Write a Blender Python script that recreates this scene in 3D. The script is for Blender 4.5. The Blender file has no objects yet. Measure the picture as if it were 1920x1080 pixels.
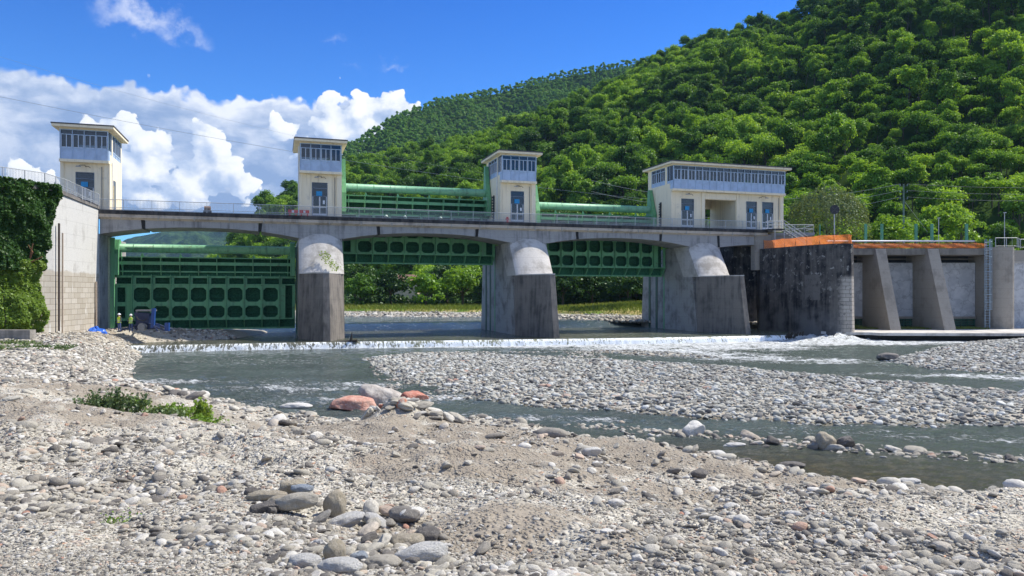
import bpy, math, random
import numpy as np
from mathutils import Vector, Matrix
R = math.radians
sc = bpy.context.scene
COL = sc.collection
EYE = 5.5

# ---------------------------------------------------------------- camera
cam_d = bpy.data.cameras.new('camera'); cam = bpy.data.objects.new('camera', cam_d); COL.objects.link(cam)
cam.location = (0, 0, EYE); cam.rotation_euler = (R(90), 0, 0)
cam_d.lens = 26.0; cam_d.sensor_width = 36; cam_d.shift_y = 0.0047
cam_d.clip_start = 0.1; cam_d.clip_end = 20000
sc.camera = cam

# ---------------------------------------------------------------- light
SUN = Vector((0.738, 0.32, 1.0)).normalized()
sd = bpy.data.lights.new('sun', 'SUN'); sd.energy = 5.0; sd.angle = R(0.53); sd.color = (1.0, 0.945, 0.84)
so = bpy.data.objects.new('sun', sd); COL.objects.link(so)
so.rotation_euler = (-SUN).to_track_quat('-Z', 'Y').to_euler()
sc.view_settings.view_transform = 'Standard'; sc.view_settings.look = 'None'
sc.view_settings.exposure = 0.46; sc.view_settings.gamma = 1
try: sc.view_settings.use_curve_mapping = False
except Exception: pass
sc.cycles.max_bounces = 6; sc.cycles.diffuse_bounces = 3; sc.cycles.glossy_bounces = 3
sc.cycles.transmission_bounces = 4; sc.cycles.transparent_max_bounces = 12
sc.cycles.caustics_reflective = False; sc.cycles.caustics_refractive = False
sc.cycles.sample_clamp_indirect = 4; sc.cycles.sample_clamp_direct = 8
sc.cycles.use_denoising = True

# ---------------------------------------------------------------- node shorthand
class G:
    """tiny expression builder over a node tree"""
    def __init__(s, nt): s.nt = nt
    def n(s, t, **kw):
        nd = s.nt.nodes.new(t)
        for k, v in kw.items(): setattr(nd, k, v)
        return nd
    def put(s, sock, v):
        if v is None: return
        if isinstance(v, bpy.types.NodeSocket): s.nt.links.new(v, sock)
        else:
            if isinstance(v, (tuple, list)) and len(v) == 3 and sock.type == 'RGBA': v = (*v, 1)
            sock.default_value = v
    def m(s, op, a, b=None, c=None, clamp=False):
        nd = s.n('ShaderNodeMath', operation=op, use_clamp=clamp)
        for i, v in enumerate((a, b, c)):
            if v is not None: s.put(nd.inputs[i], v)
        return nd.outputs[0]
    def v(s, op, a, b=None, scale=None):
        nd = s.n('ShaderNodeVectorMath', operation=op)
        s.put(nd.inputs[0], a)
        if b is not None: s.put(nd.inputs[1], b)
        if scale is not None: s.put(nd.inputs[3], scale)
        return nd.outputs[1] if op in ('DISTANCE', 'LENGTH', 'DOT_PRODUCT') else nd.outputs[0]
    def xyz(s, a):
        nd = s.n('ShaderNodeSeparateXYZ'); s.put(nd.inputs[0], a); return nd.outputs
    def comb(s, x, y, z=0.0):
        nd = s.n('ShaderNodeCombineXYZ')
        for i, v in enumerate((x, y, z)): s.put(nd.inputs[i], v)
        return nd.outputs[0]
    def noise(s, vec, scale, detail=4, rough=.55, dist=0.0, color=False, lac=2.0):
        nd = s.n('ShaderNodeTexNoise')
        s.put(nd.inputs['Vector'], vec); s.put(nd.inputs['Scale'], scale)
        nd.inputs['Detail'].default_value = detail; nd.inputs['Roughness'].default_value = rough
        nd.inputs['Distortion'].default_value = dist; nd.inputs['Lacunarity'].default_value = lac
        return nd.outputs['Color' if color else 'Fac']
    def voro(s, vec, scale, feature='F1', out='Distance', rnd=1.0):
        nd = s.n('ShaderNodeTexVoronoi', feature=feature)
        s.put(nd.inputs['Vector'], vec); s.put(nd.inputs['Scale'], scale)
        if 'Randomness' in nd.inputs: nd.inputs['Randomness'].default_value = rnd
        return nd.outputs[out]
    def ss(s, x, lo, hi, a=0.0, b=1.0):
        nd = s.n('ShaderNodeMapRange', interpolation_type='SMOOTHSTEP')
        s.put(nd.inputs[0], x); s.put(nd.inputs[1], lo); s.put(nd.inputs[2], hi); s.put(nd.inputs[3], a); s.put(nd.inputs[4], b)
        return nd.outputs[0]
    def lin(s, x, lo, hi, a=0.0, b=1.0):
        nd = s.n('ShaderNodeMapRange'); s.put(nd.inputs[0], x); s.put(nd.inputs[1], lo); s.put(nd.inputs[2], hi); s.put(nd.inputs[3], a); s.put(nd.inputs[4], b)
        return nd.outputs[0]
    def mix(s, f, a, b, mode='MIX'):
        nd = s.n('ShaderNodeMix', data_type='RGBA', blend_type=mode)
        s.put(nd.inputs[0], f); s.put(nd.inputs[6], a); s.put(nd.inputs[7], b)
        return nd.outputs[2]
    def ramp(s, f, stops):
        nd = s.n('ShaderNodeValToRGB'); cr = nd.color_ramp
        while len(cr.elements) < len(stops): cr.elements.new(0.5)
        for e, (p, c) in zip(cr.elements, stops): e.position = p; e.color = (*c, 1)
        s.put(nd.inputs[0], f); return nd.outputs[0]
    def pos(s): return s.n('ShaderNodeNewGeometry').outputs['Position']
    def obj(s): return s.n('ShaderNodeTexCoord').outputs['Object']
    def rnd(s): return s.n('ShaderNodeObjectInfo').outputs['Random']
    def bump(s, h, strength=.5, dist=.1):
        nd = s.n('ShaderNodeBump'); nd.inputs['Strength'].default_value = strength; nd.inputs['Distance'].default_value = dist
        s.put(nd.inputs['Height'], h); return nd.outputs[0]

# ---------------------------------------------------------------- sky
wd = bpy.data.worlds.new('World'); sc.world = wd; wd.use_nodes = True
def build_world():
    nt = wd.node_tree; nt.nodes.clear(); g = G(nt)
    sky = g.n('ShaderNodeTexSky', sky_type='NISHITA'); sky.sun_disc = False
    sky.sun_elevation = math.asin(SUN.z); sky.sun_rotation = math.atan2(SUN.x, SUN.y)
    sky.altitude = 300; sky.air_density = 1.0; sky.dust_density = 0.25; sky.ozone_density = 3.0
    d = g.v('NORMALIZE', g.n('ShaderNodeTexCoord').outputs['Generated'])
    x, y, z = g.xyz(d)
    az = g.m('MULTIPLY', g.m('ARCTAN2', x, y), 57.2958)
    el = g.m('MULTIPLY', g.m('ARCSINE', z), 57.2958)
    # clear sky: deep blue, paler low; unseen overhead part neutralised to warm the fill
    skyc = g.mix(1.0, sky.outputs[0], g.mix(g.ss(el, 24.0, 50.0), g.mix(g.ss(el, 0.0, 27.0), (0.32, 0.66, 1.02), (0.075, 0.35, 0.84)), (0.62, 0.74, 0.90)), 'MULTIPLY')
    w1 = g.v('SUBTRACT', g.noise(d, 9.0, 2, .5, color=True), (.5, .5, .5))
    w2 = g.v('SUBTRACT', g.noise(d, 34.0, 5, .62, color=True), (.5, .5, .5))
    p0 = g.comb(az, el, 0.0)
    p = g.v('ADD', p0, g.v('ADD', g.v('SCALE', w1, scale=2.2), g.v('SCALE', w2, scale=1.9)))
    puff = g.voro(g.v('ADD', d, g.v('SCALE', w2, scale=.010)), 58.0, 'SMOOTH_F1')
    puff2 = g.voro(g.v('ADD', d, g.v('SCALE', w2, scale=.008)), 130.0, 'SMOOTH_F1')
    bil = g.m('SUBTRACT', .55, g.m('ADD', g.m('MULTIPLY', puff, 1.0), g.m('MULTIPLY', puff2, .45)))
    # layer 1: long pale bank
    sx, sy, _ = g.xyz(p)
    top = g.m('ADD', 14.2, g.m('MULTIPLY', g.m('SUBTRACT', g.noise(g.comb(az, 0.0, 3.3), .22, 3, .55), .5), 2.6))
    fall = g.m('MULTIPLY', g.ss(az, -9.0, 12.0), 16.0)
    side = g.m('MULTIPLY', g.ss(az, -48.0, -75.0), 10.0)
    D1 = g.m('SUBTRACT', g.m('SUBTRACT', g.m('SUBTRACT', top, fall), side), g.m('ADD', g.m('MULTIPLY', el, .8), g.m('MULTIPLY', sy, .2)))
    D1 = g.m('ADD', D1, g.m('MULTIPLY', bil, 1.3))
    a1 = g.m('MULTIPLY', g.ss(D1, -.1, .35), g.ss(el, 4.6, 6.2))
    body = g.noise(g.v('MULTIPLY', d, (1, 1, 2.2)), 7.0, 6, .58, .6)
    body2 = g.noise(g.v('MULTIPLY', d, (1, 1, 1.6)), 22.0, 5, .6, .3)
    bb = g.m('ADD', g.m('MULTIPLY', body, .65), g.m('MULTIPLY', body2, .35))
    low = g.ss(el, 13.0, 8.0)
    tone1 = g.m('SUBTRACT', g.ss(bb, .33, .66), g.m('MULTIPLY', low, .40))
    tone1 = g.m('ADD', tone1, g.m('MULTIPLY', g.ss(D1, 1.6, .1), .28), clamp=True)
    c1 = g.ramp(tone1, [(0, (.27, .38, .62)), (.35, (.42, .52, .73)), (.7, (.65, .72, .87)), (1, (.90, .93, .99))])
    # layer 2: bright cumulus heads (azimuth, elevation, radius in degrees)
    lumps = [(-29.7,11.6,0.8),(-27.4,11.4,1.3),(-26.3,10.5,1.45),(-25.8,8.8,1.56),(-27.3,8.7,1.9),(-22.7,11.2,1.21),(-21.6,10.4,1.14),
             (-23.0,9.8,1.3),(-21.3,8.4,1.6),(-23.7,7.5,1.9),(-20.0,7.3,1.08),(-14.0,14.1,1.0),(-14.8,12.9,0.9),(-12.2,13.6,1.2),
             (-10.6,13.7,0.9),(-9.2,13.6,1.3),(-13.8,12.0,1.8),(-11.0,12.1,1.9),(-17.4,11.9,1.2),(-33.6,7.3,1.3),(-31.8,6.9,1.2),(-26.0,6.6,1.4),
             (-15.3,10.6,1.4),(-7.6,12.4,1.3)]
    def field(pp):
        acc = None
        for (a, e, r) in lumps:
            q = g.m('SUBTRACT', r, g.v('DISTANCE', pp, (a, e, 0.0)))
            acc = q if acc is None else g.m('SMOOTH_MAX', acc, q, .45)
        return acc
    D2 = g.m('ADD', field(p), g.m('MULTIPLY', bil, 1.5))
    D2b = g.m('ADD', field(g.v('ADD', p, (.65, .8, 0))), g.m('MULTIPLY', bil, 1.5))
    a2 = g.ss(D2, 0.0, .16)
    relief = g.m('SUBTRACT', D2, D2b)
    tone2 = g.m('ADD', .62, g.m('MULTIPLY', relief, .38))
    tone2 = g.m('ADD', tone2, g.m('MULTIPLY', bil, .5))
    tone2 = g.m('SUBTRACT', tone2, g.m('MULTIPLY', g.ss(body2, .42, .66), .30), clamp=True)
    c2 = g.ramp(tone2, [(0, (.33, .45, .70)), (.4, (.55, .65, .84)), (.75, (.95, .97, 1.0)), (1, (1.08, 1.08, 1.08))])
    # layer 3: thin wisps high up
    dw = g.v('MULTIPLY', g.v('ADD', p0, g.v('SCALE', w2, scale=4.0)), (.35, .95, 1.0))
    wisp = None
    for (a, e, r) in ((-26.8, 18.6, 1.05), (-24.2, 17.8, .75), (-13.2, 18.4, .42), (-12.2, 16.8, .34), (-9.0, 16.9, .5)):
        q = g.m('SUBTRACT', r * 1.25, g.v('DISTANCE', dw, (a * .35, e * .95, 0.0)))
        wisp = q if wisp is None else g.m('MAXIMUM', wisp, q)
    aw = g.m('MULTIPLY', g.ss(wisp, 0.0, 1.5), g.ss(body2, .30, .60, .5, 1.0))
    # clouds behind the camera, for the reflections and the fill light
    far = g.m('MULTIPLY', g.ss(g.noise(d, 3.2, 6, .6), .44, .56), g.ss(y, .1, -.3))
    K = 5.4
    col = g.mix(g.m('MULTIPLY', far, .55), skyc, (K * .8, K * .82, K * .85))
    col = g.mix(aw, col, (K * .70, K * .76, K * .95))
    col = g.mix(a1, col, g.v('SCALE', c1, scale=K))
    col = g.mix(a2, col, g.v('SCALE', c2, scale=K))
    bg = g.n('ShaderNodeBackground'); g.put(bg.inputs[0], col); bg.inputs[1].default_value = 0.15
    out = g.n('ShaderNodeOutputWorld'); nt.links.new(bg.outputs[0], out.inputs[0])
build_world()

# ---------------------------------------------------------------- materials
MATS = {}
def mat(name, fn):
    if name in MATS: return MATS[name]
    m = bpy.data.materials.new(name); m.use_nodes = True
    nt = m.node_tree; nt.nodes.clear(); g = G(nt)
    out = g.n('ShaderNodeOutputMaterial'); sh = fn(g)
    nt.links.new(sh, out.inputs[0]); MATS[name] = m; return m
def pbsdf(g, col, rough=.8, metal=0.0, normal=None, spec=None, alpha=None):
    b = g.n('ShaderNodeBsdfPrincipled')
    g.put(b.inputs['Base Color'], col); g.put(b.inputs['Roughness'], rough); b.inputs['Metallic'].default_value = metal
    if spec is not None: b.inputs['Specular IOR Level'].default_value = spec
    if normal is not None: g.put(b.inputs['Normal'], normal)
    if alpha is not None: g.put(b.inputs['Alpha'], alpha)
    return b.outputs[0]
def streaks(g, p, s=1.0, sz=.06):
    """tall thin drip marks on vertical faces"""
    return g.noise(g.v('MULTIPLY', p, (1.0 * s, 1.0 * s, sz * s)), 2.2, 6, .65, .3)
def concrete(name, base, dark, amount=.5, drip=.5, sc_=1.0, rough=.88, bump=.3, blocks=None):
    def fn(g):
        p = g.pos()
        n1 = g.noise(p, .55 * sc_, 6, .62); n2 = g.noise(p, 7.0, 5, .7); st = streaks(g, p)
        f = g.m('ADD', g.m('MULTIPLY', n1, 1 - drip), g.m('MULTIPLY', st, drip))
        f = g.ss(f, .62 - .34 * amount, .70 - .10 * amount)
        c = g.mix(f, base, dark)
        c = g.mix(g.m('MULTIPLY', g.ss(n2, .35, .75), .35), c, tuple(x * .62 for x in base))
        fl = g.m('ABSOLUTE', g.m('SUBTRACT', g.m('FRACT', g.m('MULTIPLY', g.xyz(p)[2], .83)), .5))
        c = g.mix(g.m('MULTIPLY', g.ss(fl, .475, .495), .35), c, tuple(x * .45 for x in base))
        h = g.m('ADD', g.m('MULTIPLY', n2, .6), g.m('MULTIPLY', g.noise(p, 30.0, 3), .4))
        if blocks:
            zmax, cosa, sina, mcol = blocks
            x, y, z = g.xyz(p)
            hor = g.m('ADD', g.m('MULTIPLY', x, cosa), g.m('MULTIPLY', y, sina))
            bt = g.n('ShaderNodeTexBrick'); g.put(bt.inputs['Vector'], g.comb(hor, z, 0.0))
            for k, v in (('Scale', 1.0), ('Mortar Size', .02), ('Mortar Smooth', .3), ('Bias', 0.0), ('Brick Width', 1.15), ('Row Height', .5)): bt.inputs[k].default_value = v
            bt.offset = .5; bt.inputs['Color1'].default_value = (1, 1, 1, 1); bt.inputs['Color2'].default_value = (.80, .78, .74, 1); bt.inputs['Mortar'].default_value = (.42, .38, .33, 1)
            k = g.ss(g.m('ADD', z, g.m('MULTIPLY', g.m('SUBTRACT', n1, .5), .8)), zmax + .1, zmax - .1)
            c2 = g.mix(1.0, g.mix(g.m('MULTIPLY', st, .7), mcol, tuple(x * .6 for x in mcol)), bt.outputs['Color'], 'MULTIPLY')
            c2 = g.mix(g.ss(g.noise(g.v('MULTIPLY', p, (1, 1, .12)), 1.3, 4, .6), .60, .68), c2, tuple(min(x * 1.6, .75) for x in mcol))
            c = g.mix(k, c, c2)
            h = g.m('SUBTRACT', h, g.m('MULTIPLY', g.m('MULTIPLY', bt.outputs['Fac'], k), .9))
        return pbsdf(g, c, rough, normal=g.bump(h, bump, .05), spec=.25)
    return mat(name, fn)
M_conc = lambda: concrete('deck_concrete', (.36, .36, .36), (.18, .18, .185), .45, .55)
M_cornice = lambda: concrete('cornice_concrete', (.56, .49, .41), (.26, .23, .20), .45, .3)
M_edge = lambda: concrete('blackened_edge_concrete', (.10, .095, .09), (.022, .022, .024), .75, .5)
M_nose = lambda: concrete('pale_nose_concrete', (.60, .57, .53), (.33, .305, .27), .50, .25)
M_block = lambda: concrete('weathered_pier_concrete', (.235, .21, .185), (.09, .085, .08), .55, .5, bump=.6)
M_body = lambda: concrete('pier_side_concrete', (.40, .385, .36), (.19, .18, .17), .5, .3)
M_wall = lambda: concrete('white_abutment_concrete', (.60, .585, .545), (.40, .38, .345), .35, .5, blocks=(7.4, .15, .99, (.58, .53, .45)))
M_wall2 = lambda: concrete('low_bank_wall_concrete', (.36, .33, .29), (.18, .17, .15), .6, .4)
def M_drum():
    def fn(g):
        p = g.pos(); x, y, z = g.xyz(p)
        st = g.noise(g.v('MULTIPLY', p, (.8, .8, .07)), 1.6, 6, .66, .4)
        n = g.noise(p, 1.6, 7, .72, .3); n3 = g.noise(p, .35, 3, .5)
        c = g.mix(g.ss(g.m('ADD', g.m('MULTIPLY', st, .55), g.m('MULTIPLY', g.noise(p, .7, 6, .65), .45)), .40, .60), (.022, .022, .026), (.13, .12, .11))
        c = g.mix(g.m('MULTIPLY', g.ss(n, .57, .63), g.ss(z, 2.5, 8.0)), c, (.30, .29, .27))
        c = g.mix(g.m('MULTIPLY', g.ss(z, 4.2, 1.2), g.ss(n3, .35, .6)), c, (.17, .165, .16))
        # lighter block-built corner and one paler repair patch
        bt = g.n('ShaderNodeTexBrick'); g.put(bt.inputs['Vector'], g.comb(g.m('ADD', x, y), z, 0.0))
        for k, v in (('Scale', 1.0), ('Mortar Size', .025), ('Brick Width', 1.0), ('Row Height', .45)): bt.inputs[k].default_value = v
        bt.inputs['Color1'].default_value = (.44, .40, .35, 1); bt.inputs['Color2'].default_value = (.34, .31, .27, 1); bt.inputs['Mortar'].default_value = (.13, .12, .11, 1)
        k = g.m('MULTIPLY', g.ss(g.m('ADD', x, g.m('MULTIPLY', n, 1.6)), 38.7, 39.6), g.ss(g.m('ADD', z, g.m('MULTIPLY', n, .8)), 8.0, 7.5))
        c = g.mix(k, c, g.mix(g.ss(n, .55, .66), bt.outputs['Color'], (.10, .095, .09)))
        k2 = g.m('MULTIPLY', g.m('MULTIPLY', g.ss(x, 35.55, 35.6), g.ss(x, 36.65, 36.6)), g.m('MULTIPLY', g.ss(z, 4.6, 4.7), g.ss(z, 7.7, 7.6)))
        c = g.mix(g.m('MULTIPLY', k2, g.ss(n, .36, .50)), c, (.15, .14, .13))
        return pbsdf(g, c, .9, normal=g.bump(n, .5, .06), spec=.2)
    return mat('black_stained_concrete', fn)
def plain(name, col, rough=.6, metal=0.0, var=.12, scale=6.0, spec=None, bump=0.0):
    def fn(g):
        n = g.noise(g.pos(), scale, 4, .6)
        c = g.mix(g.m('MULTIPLY', g.ss(n, .35, .7), 1.0), col, tuple(x * (1 - 2 * var) for x in col))
        return pbsdf(g, c, rough, metal, spec=spec, normal=g.bump(n, bump, .02) if bump else None)
    return mat(name, fn)
def M_green(name='green_gate_paint', col=(.14, .39, .18)):
    def fn(g):
        p = g.pos(); st = streaks(g, p); n = g.noise(p, 3.0, 5, .65)
        c = g.mix(g.ss(st, .48, .72), col, (col[0] * .6, col[1] * .62, col[2] * .66))
        c = g.mix(g.m('MULTIPLY', g.ss(n, .56, .70), .6), c, (.12, .085, .045))
        c = g.mix(g.m('MULTIPLY', g.ss(g.noise(g.v('MULTIPLY', p, (1.3, 1.3, .10)), 1.7, 5, .7), .56, .66), .5), c, (.20, .30, .22))
        return pbsdf(g, c, .5, normal=g.bump(n, .12, .02), spec=.5)
    return mat(name, fn)
def M_plaster():
    def fn(g):
        p = g.pos(); st = streaks(g, p, 1.2); n = g.noise(p, 1.2, 5, .6)
        c = g.mix(g.ss(st, .50, .75), (.93, .81, .59), (.70, .60, .43))
        c = g.mix(g.m('MULTIPLY', g.ss(n, .58, .72), .4), c, (.52, .47, .39))
        return pbsdf(g, c, .9, normal=g.bump(g.noise(p, 25.0, 3), .15, .02), spec=.2)
    return mat('cream_plaster', fn)
def M_glass():
    def fn(g):
        gl = g.n('ShaderNodeBsdfGlossy'); gl.inputs['Color'].default_value = (.85, .9, .95, 1); gl.inputs['Roughness'].default_value = .03
        tr = g.n('ShaderNodeBsdfTransparent'); tr.inputs['Color'].default_value = (.30, .36, .40, 1)
        fr = g.n('ShaderNodeFresnel'); fr.inputs[0].default_value = 1.5
        mx = g.n('ShaderNodeMixShader'); g.put(mx.inputs[0], g.m('ADD', g.m('MULTIPLY', fr.outputs[0], 1.1), .03, clamp=True))
        g.nt.links.new(tr.outputs[0], mx.inputs[1]); g.nt.links.new(gl.outputs[0], mx.inputs[2]); return mx.outputs[0]
    return mat('window_glass', fn)
def M_stone(name='river_stone', tint=(1.0, 1.0, 1.0)):
    def fn(g):
        r = g.rnd(); o = g.obj()
        off = g.v('SCALE', (13.1, 7.7, 3.3), scale=g.m('MULTIPLY', r, 9.0))
        q = g.v('ADD', o, off)
        n = g.noise(q, 2.2, 6, .68); n2 = g.noise(q, 9.0, 4, .7)
        r2 = g.m('FRACT', g.m('MULTIPLY', r, 37.7))
        c = g.ramp(r, [(0, (.12, .11, .10)), (.12, (.22, .20, .175)), (.30, (.35, .32, .265)), (.50, (.46, .425, .35)), (.70, (.55, .515, .44)), (.88, (.68, .655, .60)), (.955, (.50, .43, .34)), (.99, (.52, .40, .31)), (1, (.46, .24, .17))])
        c = g.mix(g.m('MULTIPLY', g.ss(n, .42, .70), .55), c, g.mix(1.0, c, (.55, .54, .52), 'MULTIPLY'))
        c = g.mix(g.m('MULTIPLY', g.ss(n2, .56, .68), .35), c, (.66, .64, .60))
        band = None
        _unused = '''; g.put(band.inputs['Vector'], q); band.inputs['Scale'].default_value = 1.4; band.inputs['Distortion'].default_value = 5.0
        '''
        c = g.mix(1.0, c, tint, 'MULTIPLY')
        return pbsdf(g, c, .85, normal=g.bump(g.m('ADD', n, n2), .5, .06), spec=.25)
    return mat(name, fn)
def leafmat(name, cols, trans=.35, bright=1.0):
    def fn(g):
        r = g.rnd(); p = g.pos(); n = g.noise(p, .55, 4, .6); n2 = g.ss(g.noise(p, .02, 3, .55), .36, .64)
        f = g.m('ADD', g.m('MULTIPLY', r, .50), g.m('ADD', g.m('MULTIPLY', n, .25), g.m('MULTIPLY', n2, .30)), clamp=True)
        c = g.ramp(f, [(i / (len(cols) - 1) * .7 + .12, tuple(x * bright for x in cc)) for i, cc in enumerate(cols)])
        d = g.n('ShaderNodeBsdfDiffuse'); g.put(d.inputs[0], c)
        t = g.n('ShaderNodeBsdfTranslucent'); g.put(t.inputs[0], g.mix(1.0, c, (1.25, 1.15, .45), 'MULTIPLY'))
        gl = g.n('ShaderNodeBsdfGlossy'); gl.inputs['Roughness'].default_value = .45; g.put(gl.inputs[0], (.5, .55, .5))
        m1 = g.n('ShaderNodeMixShader'); m1.inputs[0].default_value = trans
        g.nt.links.new(d.outputs[0], m1.inputs[1]); g.nt.links.new(t.outputs[0], m1.inputs[2])
        m2 = g.n('ShaderNodeMixShader'); m2.inputs[0].default_value = .04
        g.nt.links.new(m1.outputs[0], m2.inputs[1]); g.nt.links.new(gl.outputs[0], m2.inputs[2]); return m2.outputs[0]
    return mat(name, fn)
def M_bark(): return plain('bark', (.13, .10, .075), .9, var=.25, scale=9)

# ---------------------------------------------------------------- mesh collector
class MB:
    def __init__(s): s.V = []; s.F = []; s.smooth = False
    def add(s, vs, fs):
        b = len(s.V); s.V.extend([tuple(v) for v in vs]); s.F.extend([tuple(b + i for i in f) for f in fs]); return s
    def box(s, x0, x1, y0, y1, z0, z1):
        return s.add([(x0,y0,z0),(x1,y0,z0),(x1,y1,z0),(x0,y1,z0),(x0,y0,z1),(x1,y0,z1),(x1,y1,z1),(x0,y1,z1)],
                     [(0,3,2,1),(4,5,6,7),(0,1,5,4),(1,2,6,5),(2,3,7,6),(3,0,4,7)])
    def loft(s, a, b, cap=True):
        n = len(a); fs = [(i, (i+1) % n, n + (i+1) % n, n + i) for i in range(n)]
        if cap: fs += [tuple(reversed(range(n))), tuple(range(n, 2*n))]
        return s.add(list(a) + list(b), fs)
    def prism(s, poly, z0, z1): return s.loft([(x, y, z0) for x, y in poly], [(x, y, z1) for x, y in poly])
    def prism_v(s, poly, y0, y1):            # polygon in x,z extruded along y
        return s.loft([(x, y1, z) for x, z in poly], [(x, y0, z) for x, z in poly])
    def tube(s, pts, r, n=8, cap=True):
        pts = [Vector(p) for p in pts]; rs = r if isinstance(r, (list, tuple)) else [r] * len(pts)
        rings = []; up = Vector((0, 0, 1)); b = len(s.V)
        for i, p in enumerate(pts):
            t = (pts[min(i+1, len(pts)-1)] - pts[max(i-1, 0)]).normalized()
            a = t.cross(up)
            if a.length < 1e-3: a = t.cross(Vector((1, 0, 0)))
            a.normalize(); c = a.cross(t)
            for k in range(n):
                q = 2 * math.pi * (k + .5) / n; s.V.append(tuple(p + (a * math.cos(q) + c * math.sin(q)) * rs[i]))
        for i in range(len(pts) - 1):
            for k in range(n):
                s.F.append((b + i*n + k, b + i*n + (k+1) % n, b + (i+1)*n + (k+1) % n, b + (i+1)*n + k))
        if cap: s.F.append(tuple(b + k for k in range(n))); s.F.append(tuple(b + (len(pts)-1)*n + k for k in reversed(range(n))))
        return s
    def quadsheet(s, P):                     # P[i][j] grid of points
        n, m = len(P), len(P[0]); b = len(s.V)
        for row in P: s.V.extend([tuple(q) for q in row])
        for i in range(n - 1):
            for j in range(m - 1): s.F.append((b+i*m+j, b+i*m+j+1, b+(i+1)*m+j+1, b+(i+1)*m+j))
        return s
    def build(s, name, material, parent=None, off=(0, 0, 0), smooth=None):
        me = bpy.data.meshes.new(name)
        o_ = Vector(off); me.from_pydata([tuple(Vector(v) - o_) for v in s.V], [], s.F)
        me.materials.append(material)
        if smooth or (smooth is None and s.smooth): me.polygons.foreach_set('use_smooth', [True] * len(me.polygons))
        me.update()
        ob = bpy.data.objects.new(name, me); COL.objects.link(ob)
        if parent is not None: ob.parent = parent
        return ob
def mesh_np(name, V, F, material, smooth=False):
    me = bpy.data.meshes.new(name); V = np.asarray(V, dtype=np.float32); F = np.asarray(F, dtype=np.int32); k = F.shape[1]
    me.vertices.add(len(V)); me.vertices.foreach_set('co', V.ravel())
    me.loops.add(F.size); me.loops.foreach_set('vertex_index', F.ravel())
    me.polygons.add(len(F)); me.polygons.foreach_set('loop_start', np.arange(0, F.size, k, dtype=np.int32))
    try: me.polygons.foreach_set('loop_total', np.full(len(F), k, dtype=np.int32))
    except Exception: pass
    if smooth: me.polygons.foreach_set('use_smooth', np.ones(len(F), dtype=bool))
    me.materials.append(material); me.update(calc_edges=True); me.validate(); return me
def tag(o, label=None, cat=None, group=None, kind=None):
    if label: o['label'] = label
    if cat: o['category'] = cat
    if group: o['group'] = group
    if kind: o['kind'] = kind
    return o
# the dam frame: u along the dam, v upstream, z up
UA = R(17.7); Ux, Uy = math.cos(UA), math.sin(UA); P0 = (-41.236, 73.8)
def D(u, v, z=0.0): return Vector((P0[0] + u*Ux - v*Uy, P0[1] + u*Uy + v*Ux, z))
def thing(name, label, cat, org, group=None, dam=True):
    """an Empty at the thing's base; its parts are written in frame coordinates minus org"""
    o = bpy.data.objects.new(name, None); COL.objects.link(o); o.empty_display_size = .3
    if dam: o.location = D(*org); o.rotation_euler = (0, 0, UA)
    else: o.location = org
    return tag(o, label, cat, group)
def solo(mb, name, material, label, cat, org, group=None, dam=True, smooth=None, kind=None):
    o = mb.build(name, material, None, org, smooth)
    if dam: o.location = D(*org); o.rotation_euler = (0, 0, UA)
    else: o.location = org
    return tag(o, label, cat, group, kind)
def copy_tree(o, parent=None):
    c = o.copy(); COL.objects.link(c)
    if parent is not None: c.parent = parent
    for ch in list(o.children): copy_tree(ch, c)
    return c

# ---------------------------------------------------------------- numeric noise
def _hash(ix, iy, seed):
    h = (ix.astype(np.int64) * 374761393 + iy.astype(np.int64) * 668265263 + seed * 1274126177) & 0x7fffffff
    h = ((h ^ (h >> 13)) * 1274126177) & 0x7fffffff
    return ((h ^ (h >> 16)) & 0xffffff) / float(0xffffff)
def vnoise(x, y, seed=0):
    ix = np.floor(x); iy = np.floor(y); fx = x - ix; fy = y - iy
    fx = fx*fx*(3-2*fx); fy = fy*fy*(3-2*fy); a = _hash(ix, iy, seed); b = _hash(ix+1, iy, seed); c = _hash(ix, iy+1, seed); d = _hash(ix+1, iy+1, seed)
    return (a*(1-fx)+b*fx)*(1-fy) + (c*(1-fx)+d*fx)*fy - .5
def fbm(x, y, octv=4, seed=0, gain=.5):
    s = 0; a = 1.0
    for i in range(octv): s = s + a * vnoise(x * 2**i + 17.3*i, y * 2**i - 9.1*i, seed + i); a *= gain
    return s
def sstep(x, a, b): t = np.clip((x - a) / (b - a), 0, 1); return t*t*(3-2*t)
def poly_sd(X, Y, poly):
    """signed distance to a polygon, positive inside"""
    X = np.asarray(X, float); Y = np.asarray(Y, float); d = np.full(X.shape, 1e9); ins = np.zeros(X.shape, bool); n = len(poly)
    for i in range(n):
        x0, y0 = poly[i]; x1, y1 = poly[(i+1) % n]; ex, ey = x1-x0, y1-y0
        t = np.clip(((X-x0)*ex + (Y-y0)*ey) / (ex*ex+ey*ey+1e-12), 0, 1)
        d = np.minimum(d, np.hypot(X-x0-t*ex, Y-y0-t*ey))
        c = ((y0 > Y) != (y1 > Y)) & (X < (x1-x0)*(Y-y0)/((y1-y0) if y1 != y0 else 1e-12)+x0); ins ^= c
    return np.where(ins, d, -d)
rng = np.random.default_rng(7); random.seed(7)

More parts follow.
